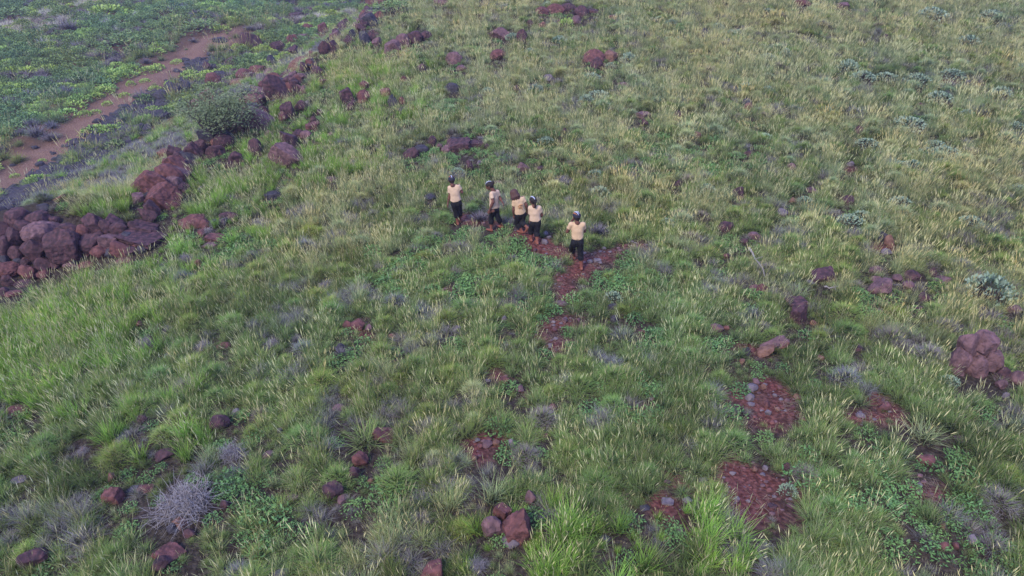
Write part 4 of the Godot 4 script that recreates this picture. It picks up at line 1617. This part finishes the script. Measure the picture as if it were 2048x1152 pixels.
func grasses() -> void:
	var lush := world_spots([[60, 640, 2.2, 0.95], [200, 560, 1.9, 0.95], [40, 760, 1.6, 0.8], [200, 700, 1.5, 0.7], [330, 500, 1.3, 0.8], [400, 560, 1.2, 0.5], [470, 470, 1.3, 0.4], [330, 440, 2.0, 0.7], [450, 420, 2.2, 0.5], [1080, 1110, 0.8, 0.95], [1200, 1115, 0.7, 0.9], [960, 1110, 0.5, 0.7], [1380, 1070, 0.6, 0.7], [380, 380, 3.0, 0.75], [480, 330, 3.5, 0.8], [560, 260, 3.5, 0.75], [640, 330, 2.4, 0.5], [660, 210, 4.0, 0.7], [700, 140, 4.0, 0.45], [740, 230, 2.5, 0.55], [120, 800, 1.0, 0.45], [400, 880, 0.5, 0.8], [330, 830, 0.8, 0.4], [1430, 1110, 0.6, 0.6], [300, 870, 0.7, 0.5]])
	var leafy := world_spots([[1020, 520, 1.4, 0.8], [950, 570, 1.2, 0.7], [850, 540, 1.2, 0.6], [900, 470, 1.0, 0.6], [1240, 560, 1.2, 0.6], [1100, 640, 1.0, 0.5], [1240, 800, 0.9, 0.6], [470, 500, 1.0, 0.6], [440, 990, 0.7, 0.7], [1870, 1010, 1.0, 0.6], [1900, 1060, 0.8, 0.6], [1690, 960, 0.9, 0.4], [960, 300, 1.5, 0.4], [800, 560, 1.0, 0.5], [1330, 320, 2.0, 0.5], [1420, 320, 2.0, 0.4], [1100, 310, 2.0, 0.4], [870, 225, 1.6, 0.5]])
	var made := 0
	var mounds := {}
	var z := -4.2
	while z > -62.0:
		var step := lerpf(0.62, 0.86, clampf((-z - 14.0) / 40.0, 0.0, 1.0))
		var half := 0.80 * -z + 6.0
		var x := -half
		while x < half:
			var px := x + rng.randf_range(-0.46, 0.46) * step
			var pz := z + rng.randf_range(-0.46, 0.46) * step
			x += step
			if beyond(px, pz) > 1.0 or rng.randf() < (0.34 if pz > -19.0 else 0.5):
				continue
			var p := Vector3(px, height(px, pz), pz)
			if not seen_on_screen(p, 160.0) or blocked(px, pz, 0.16) or blocked(px, pz, 0.0, low_zones) or Geometry2D.is_point_in_polygon(Vector2(px, pz), pile_poly):
				continue
			if path_near(px, pz) > 0.05 or bare_near(px, pz) > 0.05 or near(px, pz, lush) > 0.5:
				continue
			var size := rng.randf_range(0.5, 1.1) * step / 0.62
			var grey := rng.randf() < 0.10 + 0.16 * n_mid.get_noise_2d(px * 0.5, pz * 0.5)
			var tone := rng.randf_range(0.82, 1.16)
			var warm := rng.randf_range(-0.1, 0.16) + 0.1 * n_mid.get_noise_2d(px * 0.35 + 30.0, pz * 0.35)
			var pale := rng.randf() < 0.05 + 0.7 * smoothstep(13.0, 25.0, -pz) + 0.4 * n_mid.get_noise_2d(px * 0.3 + 30.0, pz * 0.3)
			place("greymound" if grey else ("strawmound" if pale else "mound"), Transform3D(Basis(Vector3.UP, rng.randf() * TAU).scaled(Vector3(1, rng.randf_range(0.75, 1.15), 1) * size), p - Vector3(0, 0.03, 0)), Color(tone * (1.0 + warm), tone, tone * (1.0 - warm)))
			block_grass(p, 0.3 * size, mounds)
		z -= step
	z = -4.2
	while z > -66.0:
		var far := clampf((-z - 14.0) / 40.0, 0.0, 1.0)
		var step := lerpf(0.225, 0.44, far)
		var half := 0.80 * -z + 6.0
		var x := -half
		while x < half:
			var px := x + rng.randf_range(-0.5, 0.5) * step
			var pz := z + rng.randf_range(-0.5, 0.5) * step
			x += step
			var d := beyond(px, pz)
			if d > 3.0:
				continue
			var p := Vector3(px, height(px, pz), pz)
			if not seen_on_screen(p, 160.0):
				continue
			if blocked(px, pz) or Geometry2D.is_point_in_polygon(Vector2(px, pz), pile_poly):
				continue
			if blocked(px, pz, 0.0, mounds) and rng.randf() < 0.68:
				continue
			var bare := maxf(path_near(px, pz), bare_near(px, pz))
			var cell := n_cell.get_noise_2d(px, pz) * 0.5 + 0.5
			var deep := clampf(n_dist.get_noise_2d(px, pz) * 0.5 + 0.5, 0.0, 1.0)
			if bare > 0.25:
				if rng.randf() < 0.22:
					place("litter", Transform3D(Basis(Vector3.UP, rng.randf() * TAU), p), Color(1, 1, 1))
				continue
			if deep > 0.5 and rng.randf() < (0.85 if pz > -19.0 else 0.65):
				continue
			made += 1
			var pick := fposmod(cell * 7.31, 1.0) * 0.8 + rng.randf() * 0.2
			var broad := n_mid.get_noise_2d(px * 0.35 + 30.0, pz * 0.35)
			var tan := clampf(0.27 + 0.45 * broad + smoothstep(14.0, 28.0, -pz) * 0.45 + smoothstep(-3.0, 12.0, px) * 0.05, 0.05, 0.95)
			tan *= 0.55 + 0.45 * smoothstep(9.0, 17.0, -pz)
			var lu := near(px, pz, lush) * (1.0 - smoothstep(-1.2, 0.4, d)) if pz < -19.5 else near(px, pz, lush)
			var le := near(px, pz, leafy)
			var kind := "hummock"
			if rng.randf() < lu:
				kind = "lush" if pick < 0.72 else ("hummock" if pick < 0.85 else "seedgrass")
			elif rng.randf() < le:
				kind = "herb" if pick < 0.75 else "hummock"
			elif pick < tan * 0.72:
				kind = "seedgrass"
			elif pick < tan * 0.72 + 0.12:
				kind = "greyhummock"
			elif pick > 0.93:
				kind = "herb"
			elif pick > 0.915 and px > 0.0 and -pz > 17.0:
				kind = "sage"
			if blocked(px, pz, 0.0, low_zones) and rng.randf() < 0.2:
				kind = "herb"
			var size := rng.randf_range(0.74, 1.1) * lerpf(1.15, 0.6, clampf(deep * 1.2, 0.0, 1.0)) * lerpf(1.0, 1.3, far)
			if rng.randf() < 0.10:
				size *= 0.6
			if d > -0.6 and pz < -19.5:
				size *= 0.6
			if blocked(px, pz, 0.0, low_zones):
				size *= 0.42 if kind != "herb" else 0.8
			elif blocked(px, pz, 0.2):
				size *= 0.7
			var lean := Vector2(clampf(px * 0.014 - 0.03, -0.24, 0.18) + 0.22 * n_mid.get_noise_2d(px, pz), 0.12 * n_mid.get_noise_2d(pz, px))
			var b := Basis(Vector3(0, 0, 1), -lean.x) * Basis(Vector3(1, 0, 0), lean.y) * Basis(Vector3.UP, rng.randf() * TAU) * Basis.from_scale(Vector3(1, rng.randf_range(0.85, 1.15), 1) * size)
			var tone := rng.randf_range(0.82, 1.15) * (0.92 + 0.25 * fposmod(cell * 3.7, 1.0))
			var warm := rng.randf_range(-0.07, 0.05) + 0.08 * broad
			if kind == "hummock":      # older, deeper green growth in patches
				tone *= 1.0 - 0.34 * smoothstep(-0.15, 0.5, n_mid.get_noise_2d(px * 0.8 - 60.0, pz * 0.8))
			place(kind, Transform3D(b, p - Vector3(0, 0.015, 0)), Color(tone * (1.0 + warm), tone, tone * (1.0 - warm)))
		z -= step
	print("tufts on the hill ", made)
	# the apron below the ridge and the valley floor
	var track_edge := 0
	z = -18.0
	while z > -175.0:
		var far2 := clampf((-z - 30.0) / 100.0, 0.0, 1.0)
		var step := lerpf(0.62, 1.15, far2)
		var x := lerp_list(EDGE, z) - 2.0
		while x > z * 0.82 - 12.0:
			var px := x + rng.randf_range(-0.5, 0.5) * step
			var pz := z + rng.randf_range(-0.5, 0.5) * step
			x -= step
			var d := beyond(px, pz)
			if d < 1.5:
				continue
			var p := Vector3(px, height(px, pz), pz)
			if not seen_on_screen(p, 120.0) or blocked(px, pz):
				continue
			var tr := track_near(px, pz)
			var patch := n_mid.get_noise_2d(px * 0.4, pz * 0.4)
			var big := n_big.get_noise_2d(px * 1.3 + 70.0, pz * 1.3)
			var side := 1.0
			var kind := "hummock"
			var size := 1.0
			var tint := Color(1, 1, 1)
			if d < 17.0:       # the apron: grey mounds with pale grass between
				var stripe := n_mid.get_noise_2d(px * 0.9, pz * 0.55 + px * 0.3)
				kind = "greyhummock" if stripe > -0.1 else ("seedgrass" if rng.randf() < 0.15 else "hummock")
				if rng.randf() < 0.08:
					kind = "lush"
				size = rng.randf_range(1.1, 1.8)
				tint = Color(1.0, 1.08, 1.05) if kind != "greyhummock" else Color(0.95, 0.98, 1.1)
				if seg_dist(Vector2(px, pz), [scree_pts]) < 1.1 + 0.8 * n_fine.get_noise_2d(px, pz) and rng.randf() < 0.93:
					continue
				if blocked(px, pz, 0.0, low_zones):
					size *= 0.5
			else:
				if tr > 0.3:
					if rng.randf() < 0.16 * (1.2 - tr):
						place("hummock", Transform3D(Basis(Vector3.UP, rng.randf() * TAU).scaled(Vector3(1, 0.7, 1) * rng.randf_range(0.5, 1.1)), p), Color(1, 1, 0.9))
					continue
				var near_track := 1.0 - smoothstep(2.0, 6.5, seg_dist(Vector2(px, pz), track_pts))
				if rng.randf() < near_track * 0.62:
					continue
				var q := rng.randf()
				if patch + 0.25 * rng.randf() > 0.22:
					kind = "cushion" if q < 0.5 else "bush"
				elif patch < -0.22:
					kind = "twigbush" if q < 0.6 else "bush"
				else:
					kind = "bush" if q < 0.55 else ("cushion" if q < 0.72 else ("hummock" if q < 0.9 else "twigbush"))
				if big > 0.28 and -pz > 70.0 and q > 0.45:
					kind = "silver"
				if near_track > 0.2 and q > 0.5:
					kind = "hummock"
				size = rng.randf_range(0.9, 1.9) * (1.9 if kind == "hummock" else 1.0)
				var t := rng.randf_range(0.8, 1.15)
				tint = Color(t * (1.0 + 0.2 * big), t, t * (1.0 - 0.3 * big))
			var b := Basis(Vector3.UP, rng.randf() * TAU).scaled(Vector3(1, rng.randf_range(0.75, 1.05), 1) * size)
			place(kind, Transform3D(b, p - Vector3(0, 0.03, 0)), tint)
		z -= step
	gravel()
	var called := {"hummock": ["spinifex_grass", "soft green and olive spinifex grass covering the hill"], "mound": ["spinifex_mounds", "rounded green spinifex mounds all over the hillside"], "strawmound": ["straw_mounds", "pale straw-green grass mounds of the upper slope"], "greymound": ["dry_spinifex_mounds", "rounded grey dying spinifex mounds on the hillside"], "greyhummock": ["dry_spinifex_grass", "dying grey spinifex mounds among the green grass"], "seedgrass": ["seeding_grass", "straw-coloured seeding grass stalks spread over the slope"], "lush": ["lush_grass", "bright green long-bladed grass along the hill edge"], "herb": ["leafy_ground_cover", "low deep green leafy ground cover between grass tufts"], "sage": ["sage_ground_cover", "blue-green leafy ground cover of the upper slope"], "litter": ["straw_litter", "fallen straw lying on bare red soil"], "cushion": ["valley_cushion_scrub", "lime green cushion scrub covering the valley floor"], "bush": ["valley_scrub", "dark green scrub covering the valley floor"], "twigbush": ["bare_twig_scrub", "grey-violet bare twig scrub on the valley floor"], "silver": ["silver_twig_scrub", "silvery dead twig scrub far out in the valley"]}
	var total := 0
	for kind in kinds:
		for k in 3:
			var l: Array = kinds[kind][k]
			if l.is_empty():
				continue
			total += l.size()
			var mm := MultiMesh.new()
			mm.transform_format = MultiMesh.TRANSFORM_3D
			mm.use_colors = true
			mm.mesh = tuft(kind, k + 1)
			mm.instance_count = l.size()
			for i in l.size():
				mm.set_instance_transform(i, l[i][0])
				mm.set_instance_color(i, l[i][1])
			var o := MultiMeshInstance3D.new()
			o.name = numbered(called[kind][0])
			o.multimesh = mm
			o.material_override = M.dry if kind in ["greyhummock", "greymound", "litter", "silver", "twigbush"] else M.leaf
			add_child(o, true)
			o.set_meta("kind", "stuff")
			o.set_meta("label", called[kind][1])
	print("tufts in all ", total)

func gravel() -> void:
	var pool := []
	for k in 3:
		pool.append(rock_mesh(700 + k, "a", 1))
	var where := [[], [], []]
	for i in 26000:
		var x := rng.randf_range(-9.0, 9.0)
		var z := rng.randf_range(-28.0, -5.0)
		if maxf(path_near(x, z), bare_near(x, z)) < 0.45:
			continue
		var s := 0.012 + 0.045 * pow(rng.randf(), 3.0)
		where[i % 3].append([Transform3D(Basis(Vector3.UP, rng.randf() * TAU).scaled(Vector3(s, s * 0.6, s * 0.8)), Vector3(x, height(x, z) + s * 0.25, z)), i])
	for i in 7000:      # black rubble between the track and the slope
		var k := rng.randi_range(1, scree_pts.size() - 1)
		var q: Vector2 = scree_pts[k - 1].lerp(scree_pts[k], rng.randf())
		var x := q.x + rng.randfn() * 0.95
		var z := q.y + rng.randfn() * 0.5
		if n_fine.get_noise_2d(x * 0.7, z * 0.7) < -0.25:
			continue
		var s := 0.08 + 0.3 * pow(rng.randf(), 2.5)
		where[i % 3].append([Transform3D(Basis(Vector3.UP, rng.randf() * TAU).scaled(Vector3(s, s * 0.7, s * 0.8)), Vector3(x, height(x, z) + s * 0.2, z)), -1 - i])
	for half in 2:
		for k in 3:
			var l: Array = where[k].filter(func(q): return (q[1] < 0) == (half == 1))
			var mm := MultiMesh.new()
			mm.transform_format = MultiMesh.TRANSFORM_3D
			mm.mesh = pool[k]
			mm.instance_count = l.size()
			for i in l.size():
				mm.set_instance_transform(i, l[i][0])
			var o := MultiMeshInstance3D.new()
			o.name = numbered("gravel" if half == 0 else "rubble")
			o.multimesh = mm
			o.material_override = M.rock[["r", "p", "g"][k] if half == 0 else "k"]
			add_child(o, true)
			o.set_meta("kind", "stuff")
			o.set_meta("label", "loose gravel on the bare red soil" if half == 0 else "black basalt rubble beside the dirt track")

# single plants that one can point to
func plant(called: String, kind: String, px: float, py: float, w: float, h: float, noun: String, label := "", group := "", tint := Color.WHITE) -> void:
	var p := hit(px, py + h * 0.4)
	var m := (p - EYE).dot(-cam_basis.z) / F
	var mesh := plant_mesh(kind)
	var box := mesh.get_aabb()
	var o := inst(called, mesh, M.dry if kind in ["deadbush", "twigbush", "silver"] else M.leaf, self)
	var s := w * m / maxf(box.size.x, box.size.z) * 1.2
	var sy := clampf(h * m / box.size.y * 0.85, s * 0.55, s * 1.6)
	o.transform = Transform3D(Basis(Vector3.UP, rng.randf() * TAU) * Basis.from_scale(Vector3(s, sy, s)), p)
	tag(o, label, noun.split(" ")[-1], group)
	block_grass(p, w * m * 0.34)
	block_grass(p + Vector3(0, 0, w * m * 0.3), w * m * 0.28)
	if label == "":
		auto_things.append([o, noun, px, py])

var plant_pool := {}
func plant_mesh(kind: String) -> ArrayMesh:
	var key := "%s%d" % [kind, rng.randi() % 3]
	if not plant_pool.has(key):
		plant_pool[key] = tuft(kind, 40 + plant_pool.size())
	return plant_pool[key]

func plants() -> void:
	plant("dead_bush", "deadbush", 366, 968, 176, 140, "silver-grey dead bush", "large silver-grey dead bush with fine tangled twigs in the near grass")
	plant("dead_bush", "deadbush", 468, 885, 80, 70, "pale dead bush", "pale dry twiggy bush behind the large silver-grey dead bush")
	for q in [[405, 682, 46, 38], [290, 672, 50, 50], [340, 702, 36, 26], [543, 678, 44, 34], [648, 562, 40, 34], [412, 455, 40, 26], [375, 505, 44, 40], [1128, 352, 50, 26], [1135, 390, 30, 34], [962, 272, 26, 14], [705, 320, 30, 20], [1195, 650, 30, 22], [955, 1110, 70, 60], [165, 895, 40, 30], [1620, 560, 24, 14], [1075, 395, 26, 22], [1405, 955, 24, 22], [515, 437, 40, 24]]:
		plant("dead_bush", "deadbush", q[0], q[1], q[2], q[3], "small grey dead bush", "", "small grey dead bushes")
	plant("shrub", "sage", 1975, 567, 84, 60, "blue-green shrub", "wide blue-green leafy shrub in the grass at the right edge", "", Color(0.82, 0.86, 0.85))
	plant("shrub", "sage", 1700, 438, 54, 28, "mint shrub", "pale mint-green shrub, the palest one on the hill, right of the walkers", "", Color(1.2, 1.2, 1.2))
	for q in [[1772, 151, 44, 16], [1834, 155, 48, 22], [1877, 192, 48, 28], [1903, 146, 44, 22], [1935, 78, 42, 24], [1862, 26, 58, 30], [1980, 28, 42, 22], [1869, 287, 40, 18], [1890, 300, 50, 22], [1735, 284, 46, 22], [1803, 328, 34, 18], [2000, 182, 38, 26], [1817, 243, 62, 28], [1725, 150, 44, 24], [1695, 130, 40, 30], [1535, 112, 34, 16], [1570, 105, 24, 24], [1900, 757, 34, 20], [1257, 114, 30, 24], [976, 181, 30, 20], [1196, 187, 44, 18], [1184, 152, 36, 16], [1172, 197, 30, 22], [1025, 72, 28, 18], [1220, 130, 20, 14], [1610, 398, 30, 18], [1940, 440, 44, 26], [1800, 400, 44, 20], [1225, 590, 36, 24], [1575, 975, 34, 30], [915, 340, 26, 14], [1190, 345, 30, 18], [2030, 250, 34, 22], [2035, 375, 30, 20]]:
		plant("shrub", "sage", q[0], q[1], q[2], q[3], "small blue-green shrub", "", "small blue-green shrubs on the upper slope")
	for q in [[1752, 24, 38, 46], [1358, 52, 24, 42], [1020, 16, 30, 22], [655, 186, 44, 40], [622, 192, 34, 30], [815, 245, 44, 26], [845, 120, 30, 22], [565, 340, 30, 26]]:
		plant("shrub", "bush", q[0], q[1], q[2], q[3], "leafy green shrub", "", "leafy green shrubs on the hill")
	plant("shrub", "cushion", 1132, 38, 30, 40, "lime green shrub", "lime green upright shrub growing among the topmost outcrop's rocks")
	plant("shrub", "bush", 785, 12, 76, 34, "olive shrub", "wide olive-green shrub on the ridge at the top of the view")
	plant("herb_clump", "lush", 375, 885, 70, 90, "bright green clump", "bright lime green grass clump standing above the silver-grey dead bush")
	plant("grass_clump", "seedgrass", 1845, 842, 130, 90, "straw grass clump", "broad straw-coloured grass clump leaning right over a dark flat stone")
	plant("grass_clump", "seedgrass", 550, 945, 46, 70, "straw broom", "dry straw broom-like grass clump left of the dark flat-topped boulder")
	plant("grass_hummock", "hummock", 735, 842, 150, 110, "domed hummock", "large domed olive grass hummock above the round-backed red rock", "", Color(1.1, 1, 0.8))
	for q in [[594, 668, 34, 46], [338, 655, 30, 26], [580, 425, 34, 26], [684, 700, 44, 34], [960, 430, 60, 30], [1195, 455, 60, 34]]:
		plant("dead_tussock", "twigbush", q[0], q[1], q[2], q[3], "dark grey tussock", "", "dark grey tussocks")
	# the valley's larger bushes
	for q in [[250, 78, 90, 44, "bush"], [400, 50, 76, 36, "bush"], [30, 24, 76, 40, "bush"], [140, 48, 70, 34, "twigbush"], [285, 92, 40, 34, "twigbush"], [420, 40, 40, 28, "bush"], [20, 200, 60, 50, "hummock"], [100, 40, 36, 24, "bush"], [330, 20, 60, 26, "bush"], [215, 20, 70, 30, "cushion"]]:
		plant("bush", q[4], q[0], q[1], q[2], q[3], {"bush": "large dark green bush", "twigbush": "large grey twiggy bush", "hummock": "large olive bush", "cushion": "large lime bush"}[q[4]], "", "large bushes on the valley floor")
	for q in [[150, 208, 44, 20], [205, 180, 44, 18], [218, 158, 40, 24], [165, 172, 34, 18], [95, 192, 40, 16], [85, 205, 34, 14], [60, 212, 30, 14], [190, 190, 34, 16], [125, 200, 30, 12], [262, 135, 34, 20], [240, 148, 30, 16], [262, 165, 18, 14], [300, 138, 40, 18], [315, 132, 30, 16], [170, 225, 24, 16], [192, 222, 20, 10], [250, 188, 22, 12], [355, 122, 24, 12], [45, 172, 50, 20], [290, 160, 20, 10], [130, 172, 44, 18], [235, 130, 34, 18], [340, 165, 22, 14], [310, 175, 24, 12], [215, 205, 20, 12], [100, 225, 26, 12], [30, 350, 18, 10], [85, 320, 16, 9], [140, 280, 16, 8]]:
		plant("cushion_shrub", "cushion", q[0], q[1], q[2], q[3], "lime green cushion shrub", "", "lime green cushion shrubs beside the dirt track")
	for q in [[90, 80, 40, 26], [215, 40, 36, 26], [235, 55, 30, 22], [180, 30, 40, 24], [200, 70, 30, 20], [150, 85, 30, 20], [270, 25, 30, 18]]:
		plant("silver_shrub", "silver", q[0], q[1], q[2], q[3], "silvery twig shrub", "", "silvery twig shrubs far out in the valley")
	tree()
	branches()

func tube(t: Tuft, a: Vector3, b: Vector3, ra: float, rb: float, col: Color) -> void:
	var d := (b - a).normalized()
	var s := d.cross(Vector3(0.31, 0.2, 0.93)).normalized()
	var u := s.cross(d)
	var first := t.v.size()
	for k in 7:
		var n := s * cos(k * TAU / 6.0) + u * sin(k * TAU / 6.0)
		t.v.append(a + n * ra)
		t.v.append(b + n * rb)
		t.n.append(n)
		t.n.append(n)
		t.c.append(col)
		t.c.append(col)
	for k in 6:
		var i := first + k * 2
		t.i.append_array(PackedInt32Array([i, i + 1, i + 2, i + 1, i + 3, i + 2]))

# the leaning, many-stemmed tree below the ridge
func tree() -> void:
	var p := hit(432, 282)
	var m := (p - EYE).dot(-cam_basis.z) / F
	var o := Node3D.new()
	o.name = numbered("tree")
	add_child(o)
	o.position = p
	tag(o, "grey-green spreading tree with bare dark stems on the slope below the ridge", "tree")
	landmarks.append(["the grey-green tree", 435.0, 230.0])
	var wood := Tuft.new()
	wood.r.seed = 5
	var crown := Tuft.new()
	crown.r.seed = 9
	var r := wood.r
	var wide := 108.0 * m
	var tall := 124.0 * m
	var grow := Vector3(0.30, 0, 0)
	for k in 11:
		var out := Vector3(r.randf_range(-0.95, 1.0), 0, r.randf_range(-0.6, 0.6))
		var a := Vector3(out.x * 0.1, 0, out.z * 0.1)
		var b := Vector3(out.x * 0.55, r.randf_range(0.18, 0.36), out.z * 0.5) * Vector3(wide, tall, wide) + grow * 0.4
		tube(wood, a, b * 0.5 + Vector3(0, -0.05 * tall, 0), 0.07, 0.05, Color(0.05, 0.042, 0.045))
		tube(wood, b * 0.5 + Vector3(0, -0.05 * tall, 0), b, 0.05, 0.035, Color(0.055, 0.045, 0.045))
		for q in 4:
			var c := b + Vector3(r.randf_range(-0.34, 0.36) * wide, r.randf_range(-0.02, 0.42) * tall, r.randf_range(-0.3, 0.3) * wide)
			tube(wood, b, c, 0.032, 0.012, Color(0.06, 0.05, 0.05))
			for e in 2:
				var cc := c + Vector3(r.randf_range(-0.13, 0.15) * wide, r.randf_range(0.0, 0.16) * tall, r.randf_range(-0.12, 0.12) * wide)
				tube(wood, c, cc, 0.014, 0.006, Color(0.06, 0.05, 0.05))
				var cr := crown.r
				var shade := cr.randf_range(0.8, 1.2)
				for l in 84:
					var off := Vector3(cr.randfn() * 0.13 * wide, cr.randfn() * 0.07 * tall, cr.randfn() * 0.12 * wide)
					crown.leaf(cc + off, (crown.dir() + Vector3(0, cr.randf_range(0.0, 0.9), 0)).normalized(), cr.randf_range(0.09, 0.15), 0.024, mixc(Color(0.12, 0.165, 0.08), Color(0.25, 0.31, 0.165), cr) * shade)
	inst("trunk", wood.made(), M.bark, o)
	inst("crown", crown.made(), M.leaf, o)

func branches() -> void:
	for q in [[1496, 506, 1530, 560, "grey dead branch lying slanted in the grass right of the footpath", 0.03], [1646, 584, 1672, 588, "short pale stick lying in the grass below the five-sided boulder", 0.022]]:
		var a := hit(q[0], q[1]) + Vector3(0, 0.14, 0)
		var b := hit(q[2], q[3]) + Vector3(0, 0.10, 0)
		var t := Tuft.new()
		t.r.seed = 3
		var last := a
		for k in range(1, 6):
			var e := a.lerp(b, k / 5.0) + Vector3(t.r.randf_range(-0.03, 0.03), t.r.randf_range(-0.02, 0.04), 0)
			tube(t, last - a, e - a, q[5] * (1.1 - k * 0.12), q[5] * (1.0 - k * 0.12), Color.WHITE)
			if k == 2 or k == 3:
				tube(t, e - a, e - a + Vector3(t.r.randf_range(-0.15, 0.2), 0.12, 0.1), q[5] * 0.5, 0.004, Color.WHITE)
			last = e
		var o := inst("dead_branch", t.made(), M.dead_wood, self)
		o.position = a
		tag(o, q[4], "branch")

# ---------------------------------------------------------------- labels that single out each thing
func write_labels() -> void:
	landmarks += [["the biggest dark round boulder", 128.0, 489.0], ["the six-sided boulder", 217.0, 484.0], ["the tilted grey-brown slab", 86.0, 464.0], ["the long rusty red boulder", 14.0, 535.0], ["the broad brown boulder", 386.0, 440.0], ["the large leaning red slab", 327.0, 396.0], ["the round tan boulder", 503.0, 212.0], ["the tall ridge boulder", 551.0, 180.0], ["the big orange-brown ridge boulder", 604.0, 128.0], ["the lone maroon boulder", 503.0, 84.0], ["the grooved pinkish slab", 577.0, 311.0], ["the orange cube rock", 773.0, 190.0], ["the tallest charcoal boulder", 351.0, 184.0], ["the split red boulder", 1200.0, 118.0], ["the topmost outcrop", 1120.0, 24.0], ["the middle outcrop", 905.0, 292.0], ["the five-sided boulder", 1648.0, 550.0], ["the tall maroon block", 1594.0, 618.0], ["the largest pinkish rock", 1763.0, 572.0], ["the cracked boulder", 1936.0, 706.0], ["the split slab stack", 1545.0, 690.0], ["the mint shrub", 1700.0, 438.0], ["the wide blue-green shrub", 1975.0, 567.0], ["the pebbly red patch", 1548.0, 795.0], ["the largest red patch", 1510.0, 985.0], ["the leaning straw clump", 1850.0, 835.0], ["the round-backed red rock", 763.0, 868.0], ["the three-stone heap", 1018.0, 1046.0], ["the silver dead bush", 368.0, 972.0], ["the lime grass clump", 375.0, 885.0], ["the flat red slab", 338.0, 1104.0], ["the flat-topped purple boulder", 667.0, 979.0], ["the low red dome", 36.0, 815.0], ["the upright lime shrub", 1132.0, 38.0], ["the olive ridge shrub", 785.0, 12.0], ["the long slab edge", 118.0, 396.0], ["the orange wedge rock", 1778.0, 482.0], ["the domed pinkish boulder", 1000.0, 68.0]]
	var same := {}
	for a in auto_things:
		var best := 1e9
		var words := ""
		for l in landmarks:
			var dx: float = a[2] - l[1]
			var dy: float = a[3] - l[2]
			var d := sqrt(dx * dx + dy * dy * 1.6)
			if d < best and d > 8.0:
				best = d
				var where := ""
				if absf(dx) > absf(dy) * 1.3:
					where = "left of" if dx < 0.0 else "right of"
				else:
					where = "behind" if dy < 0.0 else "in front of"
				words = ("just " if d < 60.0 else "") + where + " " + l[0]
		var k: String = a[1] + " " + words
		if not same.has(k):
			same[k] = []
		same[k].append(a)
	var rank := ["", "second", "third", "fourth", "fifth", "sixth", "seventh", "eighth", "ninth", "tenth"]
	for k in same:
		var l: Array = same[k]
		l.sort_custom(func(x, y): return x[2] < y[2])
		for i in l.size():
			var pre := ""
			if l.size() > 1:
				pre = "leftmost " if i == 0 else ("rightmost " if i == l.size() - 1 else ((rank[i] if i < 10 else "%dth" % (i + 1)) + " from left, "))
			var said: String = pre + k
			if said.split(" ").size() > 16:
				said = said.replace("just ", "")
			l[i][0].set_meta("label", said)
